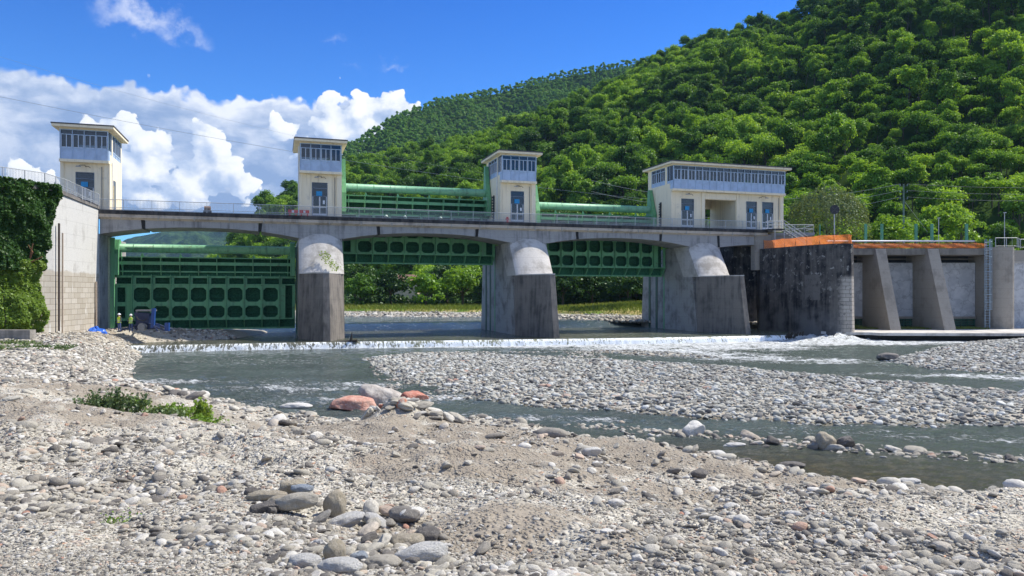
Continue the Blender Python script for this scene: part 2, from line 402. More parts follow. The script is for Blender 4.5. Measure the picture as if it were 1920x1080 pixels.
# ================================================================= THE DAM
deck_o = thing('bridge_deck', 'long grey concrete arched bridge deck carrying the towers over the river', 'bridge', (0, 0, 13.8))
DO = (0, 0, 13.8)
M_int_ = lambda: concrete('bearing_wall_concrete', (.40, .36, .31), (.22, .20, .17), .5, .4)
JOINTS = [4.0, 15.2, 27.8, 39.1, 51.8, 63.1, 71.6]
DEND = 78.8
def soffit(u):
    for a, b in ((0.0, 19.2), (23.8, 43.2), (47.8, 67.2)):
        if a < u < b:
            t = (u - (a + b) / 2) / ((b - a) / 2)
            return 11.42 + .86 * (1 - abs(t) ** 2.3)
    if u >= 71.9: return 11.42 + .9 * (1 - ((78.8 - u) / 6.9) ** 2) * .5
    return 11.42
def girder(u0, u1, v0, v1):
    m = MB(); n = max(3, int((u1 - u0) / .5)); us = [u0 + (u1 - u0) * i / n for i in range(n + 1)]
    def row(v, top): return [(u, v, 12.98 if top else soffit(u)) for u in us]
    m.quadsheet([row(v0, 0), row(v0, 1)]); m.quadsheet([row(v1, 1), row(v1, 0)]); m.quadsheet([row(v1, 0), row(v0, 0)])
    for u, s in ((u0, 1), (u1, -1)):
        q = [(u, v0, soffit(u)), (u, v1, soffit(u)), (u, v1, 12.98), (u, v0, 12.98)]
        m.add(q if s < 0 else q[::-1], [(0, 1, 2, 3)])
    return m
edges = [0.0] + JOINTS + [DEND]
for i in range(len(edges) - 1):
    a = edges[i] + (.14 if i else 0); b = edges[i + 1] - (.14 if i < len(edges) - 2 else 0)
    girder(a, b, .45, 5.4).build('girder', M_conc(), deck_o, DO)
for k, u in enumerate(JOINTS):
    d = .1 if k % 2 else -.1
    MB().prism_v([(u - .16, soffit(u) + .02), (u + .16, soffit(u) + .02), (u + .16 + d, 12.97), (u - .16 + d, 12.97)], .42, .9).build('joint_gap', plain('joint_gap_shade', (.02, .02, .02), .9), deck_o, DO)  # near-black strip stands in for the shade inside the open joint
m = MB()                                        # cornice: sloping haunch under the projecting slab
m.loft([(-.5, .46, 12.9), (-.5, .46, 13.42), (-.5, 0.06, 13.42), (-.5, 0.06, 13.12)][::-1], [(DEND, .46, 12.9), (DEND, .46, 13.42), (DEND, .06, 13.42), (DEND, .06, 13.12)][::-1])
m.build('cornice', M_cornice(), deck_o, DO)
MB().box(-.6, DEND, 0.0, 5.5, 13.43, 13.8).build('deck_slab', M_edge(), deck_o, DO)
MB().box(-.6, DEND + .1, 1.25, 5.45, 13.803, 13.98).build('walkway_kerb', M_conc(), deck_o, DO)
for u in np.arange(2.0, 78, 3.4): MB().box(u - .05, u + .05, -.02, .05, 12.95, 13.38).build('drain_spout', plain('lime_stained_spout', (.42, .40, .36), .8), deck_o, DO)

M_rail = lambda: plain('galvanised_rail', (.50, .52, .53), .5, .2, var=.1)
def railing(name, label, pts, dam, n_lower=2, baluster=.13, post=2.0, h=1.08, group=None, r=.028):
    """a run of galvanised railing along a 3D polyline of deck points"""
    pts = [Vector(p) for p in pts]; org = tuple(pts[0]); t = thing(name, label, 'railing', org, group, dam)
    mt = M_rail(); up = Vector((0, 0, 1))
    MB().tube([p + up * h for p in pts], r * 1.15, 6).build('top_rail', mt, t, org)
    for k in range(n_lower):
        MB().tube([p + up * (.12 + k * .16) for p in pts], r * .8, 6).build('lower_rail', mt, t, org)
    bal = MB(); L = 0
    nxt = 0.0
    for a, b in zip(pts[:-1], pts[1:]):
        d = b - a; ln = d.length; s = nxt
        while s < ln:
            q = a + d * (s / ln); bal.box(q.x - .010, q.x + .010, q.y - .010, q.y + .010, q.z + .12, q.z + h); s += baluster
        nxt = s - ln
        k = max(1, round(ln / post))
        for i in range(k + 1):
            if i == 0 and a != pts[0]: continue
            q = a + d * (i / k)
            MB().box(q.x - .03, q.x + .03, q.y - .03, q.y + .03, q.z - .04, q.z + h + .02).build('post', mt, t, org)
    b = bal.build('balusters', mt, t, org); b['kind'] = 'stuff'
    return t
railing('deck_railing', 'long galvanised baluster railing along the front edge of the bridge deck', [(-.4, .12, 13.8), (77.6, .12, 13.8)], True, post=2.6)

# ---- piers
PIERS = [(19.2, 23.8), (43.2, 47.8), (67.2, 71.8)]
PL = ['thick pier with pale rounded nose nearest the green closed gate, left of the three',
      'middle river pier with white lichen marks on its rounded nose',
      'rightmost river pier, dark cutwater beside the black stained wall']
for (a, b), lab, ca in zip(PIERS, PL, (6.4, 8.4, 8.7)):
    org = ((a + b) / 2, 0, 0); t = thing('bridge_pier', lab, 'pier', org, 'river piers of the barrage')
    MB().loft([(a, -1.9, -.6), (b, -1.9, -.6), (b, 13.5, -.6), (a, 13.5, -.6)], [(a, .55, 11.42), (b, .55, 11.42), (b, 12.5, 11.42), (a, 12.5, 11.42)]).build('pier_body', M_body(), t, org)
    def ring(v, z, bulge, n=18):
        r_ = [(b + .003, v + 3.5, z), (a - .003, v + 3.5, z)]
        for i in range(n + 1):
            q = -1 + 2 * i / n; r_.append((a + (b - a) * (q + 1) / 2 + (-.003 if q < 0 else .003), v - bulge * math.sqrt(max(0, 1 - (q * .82) ** 2)) + bulge * math.sqrt(1 - .82 ** 2), z))
        return r_
    m = MB(); lo, hi = ring(-1.75, 7.52, 1.5), ring(1.05, 11.9, 1.5)
    m.loft(lo, hi); m.build('nose', M_nose(), t, org)
    ap = (a + b) / 2 + .25
    lo = [(a - .10, -1.7, -.6), (ap - .35, -ca, -.6), (ap + .35, -ca, -.6), (b + .10, -1.7, -.6)]
    hi = [(a - .012, -1.2, 7.5), (ap - .3, -ca + 1.5, 7.5), (ap + .3, -ca + 1.5, 7.5), (b + .012, -1.2, 7.5)]
    MB().loft(lo, hi).build('cutwater', M_block(), t, org)
    lo = [(p[0] * 1.0 + (p[0] - ap) * .02, p[1] - .05, 7.503) for p in hi]; top = [(p[0] + (p[0] - ap) * .02, p[1] - .05, 7.62) for p in hi]
    MB().loft(lo, top).build('cap_slab', M_nose(), t, org)
    for v in (8.6, 10.6):                        # gate slots seen in the side of the pier
        MB().box(a - .06, a + .2, v, v + .5, -.4, 11.0).build('guide_slot', M_green('dark_green_guide', (.03, .09, .055)), t, org)
    MB().box(a - .04, a + .02, 6.7, 6.95, .3, 11.3).build('guide_rail', M_green(), t, org)
# ---- left abutment under the deck
org = (-1.5, 0, 0); t = thing('bridge_abutment', 'tall shaded abutment under the left end of the bridge deck', 'abutment', org)
MB().box(-3.5, 0.0, .3, 14, -.5, 11.42).build('abutment_body', M_body(), t, org)
MB().box(0.003, .16, 4.2, 4.5, 1.0, 11.3).build('guide_rail', plain('pale_green_guide', (.42, .50, .33), .6), t, org)
MB().box(0.003, .45, 5.0, 5.5, 1.0, 11.4).build('guide_slot', M_green(), t, org)

org = (80, 0, 0); t = thing('bridge_abutment', 'dark shaded abutment between the rightmost pier and the black curved wall', 'abutment', org)
MB().box(76.4, 86, 4.2, 14, -.5, 13.2).build('abutment_body', M_drum(), t, org)  # black wall material paints the shade of this recess
MB().box(71.7, 76.5, 9.0, 9.6, -.5, 11.4).build('closure_wall', plain('closure_shade', (.05, .05, .055), .8), t, org)  # added near-black wall paints the shade at the back of the bay
MB().box(77.0, 86, .2, 1.19, 8.5, 13.2).build('bearing_wall', M_int_(), t, org)

# ---- sluice gates
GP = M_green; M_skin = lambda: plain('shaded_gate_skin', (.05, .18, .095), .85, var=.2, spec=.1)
def gate(u0, u1, lip, label, mast, armx=None):
    v = 6.0; org = ((u0 + u1) / 2, v, lip); t = thing('sluice_gate', label, 'gate', org, 'green sluice gates between the piers')
    L = u1 - u0; cw = 1.9; n = 8; s = u0 + (L - n * cw) / 2
    # plate with octagonal openings
    def plate(rows, vf=v, th=.10):
        m = MB()
        for z0, z1, o0, o1 in rows:              # cell band z0..z1 with openings o0..o1
            for i in range(n):
                a, b = s + i * cw, s + (i + 1) * cw; m_ = .16; c = .30
                out = [(a, z0), (b, z0), (b, z1), (a, z1)]
                x0, x1 = a + m_, b - m_
                octo = [(x0 + c, o0), (x1 - c, o0), (x1, o0 + c), (x1, o1 - c), (x1 - c, o1), (x0 + c, o1), (x0, o1 - c), (x0, o0 + c)]
                faces2 = [((a, z0), (b, z0), octo[1], octo[0]), ((b, z0), (b, z1), octo[3], octo[2]), ((b, z1), (a, z1), octo[5], octo[4]), ((a, z1), (a, z0), octo[7], octo[6]),
                          ((b, z0), octo[2], octo[1]), ((b, z1), octo[4], octo[3]), ((a, z1), octo[6], octo[5]), ((a, z0), octo[0], octo[7])]
                for f in faces2: m.add([(x, vf, lip + z) for x, z in f], [tuple(range(len(f)))])
                for k in range(8):               # reveal of the opening
                    p, q = octo[k], octo[(k + 1) % 8]
                    m.add([(p[0], vf, lip + p[1]), (q[0], vf, lip + q[1]), (q[0], vf + th, lip + q[1]), (p[0], vf + th, lip + p[1])], [(0, 1, 2, 3)])
            for a, b in ((u0, s), (s + n * cw, u1)):     # end bays: tall narrow windows
                w = (b - a); xs = [a, a + w * .18, a + w * .62, a + w * .78, b] if a == u0 else [a, a + w * .22, a + w * .38, a + w * .82, b]
                full = [(0, 1), (2, 3) if a == u0 else (1, 2), (3, 4)]
                for i, j in full:
                    m.box(xs[i], xs[j], vf, vf + th, lip + z0, lip + z1)
                for i, j in ((1, 2), (3, 4)) if a != u0 else ((1, 2),):
                    m.box(xs[i], xs[j], vf + .002, vf + th, lip + z0, lip + o0); m.box(xs[i], xs[j], vf + .002, vf + th, lip + o1, lip + z1)
        return m
    plate([(1.1, 2.85, 1.33, 2.65), (2.85, 4.95, 3.1, 4.68)]).build('lattice_frame', GP(), t, org)
    MB().box(u0, u1, v - .06, v + .5, lip + 1.08, lip + 1.22).build('bottom_flange', GP(), t, org)
    # underside: slanting ribs and lip
    for i in range(n + 3):
        m = MB(); x = min(u1 - .08, max(u0, s + (i - 1) * cw)) - .05
        m.loft([(x, v, lip + 1.08), (x, v + 1.1, lip + 1.08), (x, v + 1.1, lip + .05), (x, v + .95, lip + .05)], [(x + .12, v, lip + 1.08), (x + .12, v + 1.1, lip + 1.08), (x + .12, v + 1.1, lip + .05), (x + .12, v + .95, lip + .05)])
        m.build('underside_rib', GP(), t, org)
    MB().box(u0, u1, v + .9, v + 1.12, lip - .02, lip + .16).build('lip_beam', GP(), t, org)
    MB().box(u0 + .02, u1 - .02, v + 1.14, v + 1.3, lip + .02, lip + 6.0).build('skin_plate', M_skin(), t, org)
    m = MB()                                     # horizontal stiffeners seen through the openings
    for z in (1.75, 2.3, 3.55, 4.1, 5.3): m.box(u0 + .05, u1 - .05, v + .75, v + 1.13, lip + z, lip + z + .07)
    for i in range(n + 1): m.box(s + i * cw - .03, s + i * cw + .03, v + .12, v + 1.135, lip + 1.3, lip + 5.9)
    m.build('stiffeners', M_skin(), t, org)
    # protruding vertical ribs between the cells
    for i in range(n + 1):
        x = s + i * cw
        MB().add([(x - .035, v - .003, lip + 1.1), (x + .035, v - .003, lip + 1.1), (x + .035, v - .28, lip + 1.35), (x - .035, v - .28, lip + 1.35),
                  (x - .035, v - .003, lip + 6.1), (x + .035, v - .003, lip + 6.1), (x + .035, v - .28, lip + 5.5), (x - .035, v - .28, lip + 5.5)],
                 [(0, 3, 2, 1), (4, 5, 6, 7), (3, 7, 6, 2), (0, 4, 7, 3), (1, 2, 6, 5)]).build('rib', GP(), t, org)
    MB().box(u0, u1, v - .12, v + .6, lip + 4.96, lip + 5.08).build('walk_beam', GP(), t, org)
    # small windows row and flap with brackets
    m = MB()
    for i in range(n + 2):
        x = s + (i - .5) * cw
        m.box(x - .95 + .02, x - .62, v + .3, v + .42, lip + 5.09, lip + 5.95) if x - .9 > u0 and x - .6 < u1 else None
    m.box(u0, u1, v + .3, v + .42, lip + 5.75, lip + 6.0)
    m.build('upper_lattice', GP(), t, org)
    fl = [(v + .25, 5.98), (v + 1.15, 5.98), (v + 1.5, 7.35), (v + .55, 8.0), (v + .42, 7.95), (v + 1.2, 7.3)]
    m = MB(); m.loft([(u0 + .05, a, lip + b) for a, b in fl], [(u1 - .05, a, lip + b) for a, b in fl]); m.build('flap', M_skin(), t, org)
    MB().box(u0, u1, v - .35, v + .55, lip + 7.92, lip + 8.02).build('flap_top_flange', GP(), t, org)
    MB().box(u0, u1, v - .28, v - .16, lip + 7.15, lip + 7.5).build('flap_girder', GP(), t, org)
    MB().box(u0, u1, v - .02, v + .1, lip + 6.35, lip + 6.5).build('flap_rail', GP(), t, org)
    for i in range(n + 2):
        x = s + (i - .5) * cw
        if x < u0 + .1 or x > u1 - .1: continue
        m = MB(); m.loft([(x - .04, v - .5, lip + 8.02), (x - .04, v + .6, lip + 8.02), (x - .04, v + 1.0, lip + 7.3), (x - .04, v + .25, lip + 6.0), (x - .04, v + .0, lip + 6.1)],
                         [(x + .04, v - .5, lip + 8.02), (x + .04, v + .6, lip + 8.02), (x + .04, v + 1.0, lip + 7.3), (x + .04, v + .25, lip + 6.0), (x + .04, v + .0, lip + 6.1)])
        if i % 2: m.loft([(x - .05, v - .3, lip + 8.02), (x + .3, v - .3, lip + 8.02), (x + .3, v - .2, lip + 8.02), (x - .05, v - .2, lip + 8.02)], [(x + .05, v - .3, lip + 8.42), (x + .1, v - .3, lip + 8.42), (x + .1, v - .2, lip + 8.42), (x + .05, v - .2, lip + 8.42)])
        m.build('bracket', GP(), t, org)
    m = MB(); m.tube([(u0 - .05, v + .3, lip + 8.95), (u1 + .05, v + .3, lip + 8.95)], .47, 20); m.smooth = True
    pipe = m.build('torsion_tube', M_green('light_green_tube', (.20, .46, .26)), t, org)
    for x in np.arange(u0 + 1.9, u1, 1.95): MB().tube([(x - .03, v + .3, lip + 8.95), (x + .03, v + .3, lip + 8.95)], .483, 20).build('weld_ring', M_green('light_green_tube'), pipe, org)
    # side frames: drive arms at both ends
    for x, sgn in ((u0, 1), (armx or u1, -1)):
        m = MB(); xa, xb = sorted((x + sgn * .05, x + sgn * .55))
        pr = [(v - .9, 6.0), (v + 1.0, 6.0), (v + 1.1, 8.4), (v + .85, 9.6), (v + .6, mast), (v + .25, mast), (v - .3, 9.8), (v - .95, 8.2)]
        m.loft([(xa, a, lip + b) for a, b in pr], [(xb, a, lip + b) for a, b in pr]); m.build('drive_arm', GP(), t, org)
    return t
gate(.25, 18.95, 1.4, 'lowered green steel sluice gate behind the two workers', 9.9)
gate(24.1, 42.95, 9.0, 'fully raised green steel sluice gate between the first two river piers', 12.3, 42.25)
gate(48.1, 66.95, 7.7, 'raised green sluice gate between the middle pier and the gatehouse', 11.6, 65.15)

# ---- control towers
M_blueframe = lambda: plain('pale_blue_window_frame', (.42, .55, .70), .5, var=.06)
M_bluepanel = lambda: plain('pale_blue_panel', (.46, .58, .76), .45, var=.10, scale=1.5)
M_dark = lambda: plain('dark_interior', (.05, .055, .06), .8)
M_steel = lambda: plain('door_steel', (.16, .20, .26), .45, var=.1)
M_white = lambda: plain('white_paint', (.78, .80, .82), .5, var=.05)
def window_band(t, org, axis, a0, a1, w, n, z0, z1, z2, z3, side=-1, parts=True):
    """glazed band: axis 'u' runs along the dam at v=w, axis 'v' runs upstream at u=w"""
    def bx(m, p0, p1, d0, d1, q0, q1):
        if axis == 'u': m.box(p0, p1, w + min(d0, d1), w + max(d0, d1), q0, q1)
        else: m.box(w + min(-d0 * side, -d1 * side), w + max(-d0 * side, -d1 * side), p0, p1, q0, q1)
    st = (a1 - a0) / n
    m = MB(); bx(m, a0, a1, -.02, .06, z0, z1); m.build('blue_panel', M_bluepanel(), t, org)
    m = MB(); g = .05
    for i in range(n + 1): bx(m, a0 + i * st - (.03 if i else 0), a0 + i * st + (.03 if i < n else 0), -.07, .10, z0 - .02, z3)
    for z, h in ((z1, .08), (z2, .07), (z3 - .06, .07), (z0 - .03, .06)): bx(m, a0, a1, -.05, .08, z, z + h)
    fr = m.build('window_frame', M_blueframe(), t, org)
    m = MB()
    for i in range(n):
        c = a0 + (i + .5) * st; x0 = a0 + i * st + .07; x1 = a0 + (i + 1) * st - .07
        for p, q in ((x0 - .02, x0 + .03), (c - .035, c + .035), (x1 - .03, x1 + .02)): bx(m, p, q, -.04, .05, z1 + .08, z2)
        bx(m, x0 + .06, c - .045, -.04, .05, z1 + .08, z1 + .14); bx(m, c + .045, x1 - .06, -.04, .05, z1 + .08, z1 + .14)
    m.build('casements', plain('white_blue_casement', (.60, .68, .78), .5, var=.05), t, org)
    m = MB(); bx(m, a0 + .02, a1 - .02, .055, .067, z1 + .02, z3 - .02); m.build('pane', M_glass(), t, org)
def door(t, org, u0, u1, v, z0=13.98, z1=17.7, paper=True, double=True):
    fr = MB(); fw = .07
    fr.box(u0, u0 + fw, v - .05, v + .06, z0, z1); fr.box(u1 - fw, u1, v - .05, v + .06, z0, z1)
    zt = z0 + 2.15
    for z in (z1 - fw, zt, z1 - 1.0 + .3, z0): fr.box(u0 + fw, u1 - fw, v - .045, v + .055, z, z + fw)
    d = fr.build('door_frame', M_steel(), t, org)
    m = MB(); c = (u0 + u1) / 2
    for x in (u0 + fw + .02, c - .07, c + .01, u1 - fw - .08): m.box(x, x + .06, v - .03, v + .03, z0 + .08, zt)
    m.box(u0 + fw, u1 - fw, v - .028, v + .028, z0 + .95, z0 + 1.02); m.box(u0 + fw, u1 - fw, v - .032, v + .026, z0 + .08, z0 + .3)
    m.build('door', M_white(), t, org)
    MB().box(u0 + fw, u1 - fw, v + .03, v + .042, z0 + .3, z1 - fw).build('pane', M_glass(), t, org)
    MB().box(u0 + .45 * (u1 - u0) - .28, u0 + .45 * (u1 - u0) + .35, v - .075, v - .05, zt + .1, zt + .6).build('blue_notice', plain('blue_notice', (.02, .30, .62), .5), t, org)
    if paper: MB().box(u0 + .70 * (u1 - u0), u0 + .70 * (u1 - u0) + .22, v - .05, v - .034, z0 + 1.35, z0 + 1.75).build('notice', M_white(), t, org)
def lamp(t, org, u, v, z, s=1):
    m = MB(); m.tube([(u, v + .0, z), (u, v - .25, z + .12), (u - s * .35, v - .5, z + .06), (u - s * .55, v - .55, z - .06)], .03, 6)
    m.tube([(u, v - .02, z), (u + s * .3, v - .2, z + .03), (u + s * .5, v - .25, z - .15)], .025, 6)
    b = m.build('lamp_bracket', plain('brown_lamp_metal', (.10, .07, .05), .6), t, org)
    m = MB(); m.loft([(u - s*.75, v - .68, z - .12), (u - s*.25, v - .68, z - .12), (u - s*.25, v - .42, z - .12), (u - s*.75, v - .42, z - .12)], [(u - s*.68, v - .64, z - .02), (u - s*.32, v - .64, z - .02), (u - s*.32, v - .46, z - .02), (u - s*.68, v - .46, z - .02)])
    if s < 0: m.F = [tuple(reversed(f)) for f in m.F]
    m.build('lamp_head', plain('lamp_head_grey', (.45, .42, .38), .5), t, org)
def tower(name, label, u0, u1, doors, n, v0=1.5, v1=7.6, passage=None, gl=None, gr=None, lamps=(), pil=True, roof_over=.55, cat='tower', group=None):
    org = (u0, v0, 13.8); t = thing(name, label, cat, org, group); P = M_plaster(); zf = 13.8
    # ground floor front wall with openings
    cuts = sorted(doors + ([passage] if passage else [])); m = MB(); x = u0; Wt = .22
    for a, b in cuts: m.box(x, a, v0, v0 + Wt, zf, 18.6); m.box(a, b, v0, v0 + Wt, 17.7, 18.6); x = b
    m.box(x, u1, v0, v0 + Wt, zf, 18.6)
    m.build('front_wall', P, t, org)
    m = MB(); vs = v0 + Wt
    m.box(u0, u0 + .22, vs, v1, zf, 21.85 if gl is None else 19.6)
    if gl is not None: m.box(u0, u0 + .22, v0 + 1.0 - .02, gl[0], 19.6, 21.85); m.box(u0, u0 + .22, gl[1], v1, 19.6, 21.85)
    m.build('side_wall', P, t, org)
    m = MB(); m.box(u1 - .22, u1, vs, v1, zf, 21.85 if gr is None else 19.6)
    if gr is not None: m.box(u1 - .22, u1, v0 + .98, gr[0], 19.6, 21.85); m.box(u1 - .22, u1, gr[1], v1, 19.6, 21.85)
    m.build('side_wall', P, t, org)
    m = MB()
    if passage: m.box(u0 + .22, passage[1] - 2.0, v1 - .22, v1, zf, 18.6); m.box(passage[1], u1 - .22, v1 - .22, v1, zf, 18.6); m.box(passage[1] - 2.0, passage[1], v1 - .22, v1, 17.2, 18.6)
    else: m.box(u0 + .22, u1 - .22, v1 - .22, v1, zf, 18.6)
    m.box(u0 + .22, u1 - .22, v1 - .22, v1, 18.62, 19.9); m.box(u0 + .22, u1 - .22, v1 - .22, v1, 21.5, 21.85)
    k = max(2, n // 2); st = (u1 - u0 - .44) / k
    for i in range(k + 1): m.box(u0 + .22 + i * st - .06 * (i > 0), u0 + .22 + i * st + .06 * (i < k), v1 - .22, v1, 19.9, 21.5)
    m.build('back_wall', P, t, org)
    if passage:
        for x in passage: MB().box(*((x - .2, x) if x == passage[0] else (x, x + .2)), vs, v1 - .22, 13.98, 18.55).build('passage_wall', P, t, org)
    MB().box(u0 + .22, u1 - .22, vs, v1 - .22, 13.83, 13.97).build('floor', M_conc(), t, org)
    MB().box(u0 - .02, u1 + .02, v0 - .62, v0 + 1.0, 18.602, 18.87).build('balcony_slab', P, t, org)
    MB().box(u0 + .22, u1 - .22, v0 + 1.0, v1 - .22, 18.602, 18.8).build('upper_floor', M_conc(), t, org)
    # pilasters framing the recessed panels
    m = MB()
    if pil:
        m.box(u0 - .02, u0 + .28, v0 - .12, v0 - .002, zf, 18.6); m.box(u1 - .5, u1 + .02, v0 - .12, v0 - .002, zf, 18.6)
        if passage:
            for x in (passage[0] - .55, passage[1] + .05): m.box(x, x + .5, v0 - .12, v0 - .002, zf, 18.6)
            m.box(passage[0], passage[1], v0 - .10, v0 - .002, 17.75, 18.5)
        m.build('pilaster', P, t, org)
    # glazed cabin
    window_band(t, org, 'u', u0 + .1, u1 - .1, v0 - .5, n, 18.88, 19.95, 21.3, 21.84)
    m = MB()
    for x, s in ((u0 + .02, 1), (u1 - .1, -1)): m.box(x, x + .08, v0 - .45, v0 + .95, 18.88, 19.95)
    m.build('side_panel', M_bluepanel(), t, org)
    m = MB()
    for x in (u0 + .04, u1 - .10): m.box(x + .02, x + .032, v0 - .43, v0 + .95, 19.96, 21.8)
    m.build('side_pane', M_glass(), t, org)
    m = MB()
    for x in (u0 + .02, u1 - .1):
        for y in (v0 - .57, v0 + .28, v0 + .92): m.box(x, x + .08, y, y + .07, 19.96, 21.84)
    m.build('side_frame', M_blueframe(), t, org)
    for gg, w, s in ((gl, u0 + .05, 1), (gr, u1 - .05, -1)):
        if gg: window_band(t, org, 'v', gg[0], gg[1], w, 3, 19.62, 20.0, 21.35, 21.84, side=-s)
    # roof
    ov = roof_over
    MB().loft([(u0 - ov, v0 - .5 - ov * 1.15, 22.0), (u1 + ov, v0 - .5 - ov * 1.15, 22.0), (u1 + ov, v1 + ov, 22.0), (u0 - ov, v1 + ov, 22.0)],
              [(u0 - ov, v0 - .5 - ov * 1.15, 22.24), (u1 + ov, v0 - .5 - ov * 1.15, 22.24), (u1 + ov, v1 + ov, 22.24), (u0 - ov, v1 + ov, 22.24)]).build('roof_slab', P, t, org)
    MB().box(u0 + .01, u1 - .01, v0 - .48, v1, 21.852, 22.0).build('soffit', P, t, org)
    MB().box(u0 - ov - .05, u1 + ov + .05, v0 - .55 - ov * 1.15, v1 + ov + .05, 22.242, 22.36).build('roof_edge', plain('bitumen_roof_edge', (.10, .10, .11), .8), t, org)
    for a, b in doors: door(t, org, a, b, v0 + .1)
    for (lu, s) in lamps: lamp(t, org, lu, v0 - .02, 18.25, s)
    MB().tube([(u1 - .72, v0 - .06, 18.3), (u1 - .72, v0 - .06, 14.0)], .035, 6).build('conduit', plain('grey_conduit', (.25, .24, .22), .6), t, org)
    MB().box(u0 + .24, u1 - .24, vs + 4.0, vs + 4.1, 13.98, 18.58).build('inner_wall', M_dark(), t, org) if not passage else None
    return t
t1 = tower('control_tower', 'cream control tower at the left end of the bridge, its side wall sunlit', -3.7, .7, [(-2.4, -.7)], 4, gr=(2.9, 7.0), lamps=[(-1.5, 1)], group='control towers on the bridge')
# sunlit side of that tower: door, pipe, box
org = (-3.7, 1.5, 13.8)
MB().box(.702, .76, 3.2, 4.2, 13.98, 17.2).build('side_door', M_steel(), t1, org)
MB().tube([(.80, 2.2, 18.9), (.82, 2.2, 18.7), (.82, 2.2, 15.0), (.82, 2.2, 14.1)], .05, 6).build('drainpipe', M_white(), t1, org)
MB().tube([(.80, 2.9, 16.6), (.80, 2.9, 14.4)], .05, 6).build('drainpipe', plain('yellow_pipe', (.55, .45, .2), .6), t1, org)
t2 = tower('control_tower', 'cream control tower above the leftmost river pier', 19.3, 23.8, [(20.6, 22.3)], 4, lamps=[(21.6, 1)], group='control towers on the bridge')
t3 = tower('control_tower', 'cream control tower above the middle river pier', 42.3, 46.7, [(43.6, 45.3)], 4, gl=(3.0, 6.6), lamps=[(44.6, 1)], group='control towers on the bridge')
t4 = tower('gatehouse', 'wide cream gatehouse with long row of pale blue windows and open passage', 65.2, 82.3, [(66.7, 68.6), (76.5, 78.2), (79.0, 80.8)], 16, gl=(3.0, 6.6),
           passage=(70.2, 74.9), lamps=[(67.8, 1), (78.8, -1)], cat='gatehouse')
for tt, uu in ((t2, 19.3), (t3, 42.3)):
    org = (uu, 1.5, 13.8)
    MB().tube([(uu - .07, 2.6, 21.8), (uu - .07, 2.6, 14.0)], .05, 6).build('drainpipe', M_white(), tt, org)
m = MB()                                         # toothed rack beside the side walls facing the gates
for uu, tt in ((42.3, t3), (65.2, t4)):
    m = MB(); m.box(uu - .14, uu - .002, 3.9, 4.2, 13.9, 17.4)
    for k in range(10): m.box(uu - .28, uu - .14, 3.95, 4.15, 14.0 + k * .34, 14.17 + k * .34)
    m.build('rack', M_dark(), tt, (uu, 1.5, 13.8))
m = MB()                                         # roof aerials on the gatehouse
for u in (70.2, 70.5, 70.8): m.tube([(u, 4, 22.36), (u, 4, 22.9)], .03, 5)
m.build('aerial', M_dark(), t4, (65.2, 1.5, 13.8))

# ================================================================= RIGHT BANK WORKS
def W(name, lab, cat, org, group=None): return thing(name, lab, cat, org, group, dam=False)
DR = [(32.6, 97.2), (33.7, 94.4), (34.9, 91.4), (36.1, 88.7), (37.3, 86.9), (38.6, 86.1), (39.6, 86.2), (40.2, 86.9), (40.4, 88.2), (40.8, 92), (41.2, 99), (33, 99.4)]
org = (37, 90, 0); t = W('river_wall', 'curved wall of black stained concrete with paler block corner', 'wall', org)
cx, cy = 37.5, 93
lo = [(x + (x - cx) * .015, y + (y - cy) * .015, -.6) for x, y in DR]; hi = [(x - (x - cx) * .015, y - (y - cy) * .015, 11.2) for x, y in DR]
MB().loft(lo, hi).build('wall_body', M_drum(), t, org)
MB().loft([(x, y, 11.203) for x, y, _ in hi], [(x, y, 11.26) for x, y, _ in hi]).build('coping', M_edge(), t, org)
def M_net(lo_=.5, nm='orange_plastic_net'):
    def fn(g):
        p = g.pos(); x, y, z = g.xyz(p)
        n = g.noise(g.v('MULTIPLY', p, (1, 1, 3.0)), 2.4, 6, .7, 1.5)
        c = g.mix(g.ss(n, .35, .7), (1.0, .27, .05), (.95, .36, .15))
        s = g.m('ADD', x, y)
        grid = g.m('MAXIMUM', g.ss(g.m('ABSOLUTE', g.m('SINE', g.m('MULTIPLY', s, 60.0))), .86, .96), g.ss(g.m('ABSOLUTE', g.m('SINE', g.m('MULTIPLY', z, 60.0))), .86, .96))
        a = g.m('ADD', lo_, g.m('MULTIPLY', grid, 1 - lo_ - .1 * (lo_ < .5)))
        d = g.n('ShaderNodeBsdfDiffuse'); g.put(d.inputs[0], c); tl = g.n('ShaderNodeBsdfTranslucent'); g.put(tl.inputs[0], c)
        m1 = g.n('ShaderNodeMixShader'); m1.inputs[0].default_value = .5; g.nt.links.new(d.outputs[0], m1.inputs[1]); g.nt.links.new(tl.outputs[0], m1.inputs[2])
        tr = g.n('ShaderNodeBsdfTransparent'); m2 = g.n('ShaderNodeMixShader'); g.put(m2.inputs[0], a)
        g.nt.links.new(tr.outputs[0], m2.inputs[1]); g.nt.links.new(m1.outputs[0], m2.inputs[2]); return m2.outputs[0]
    return mat(nm, fn)
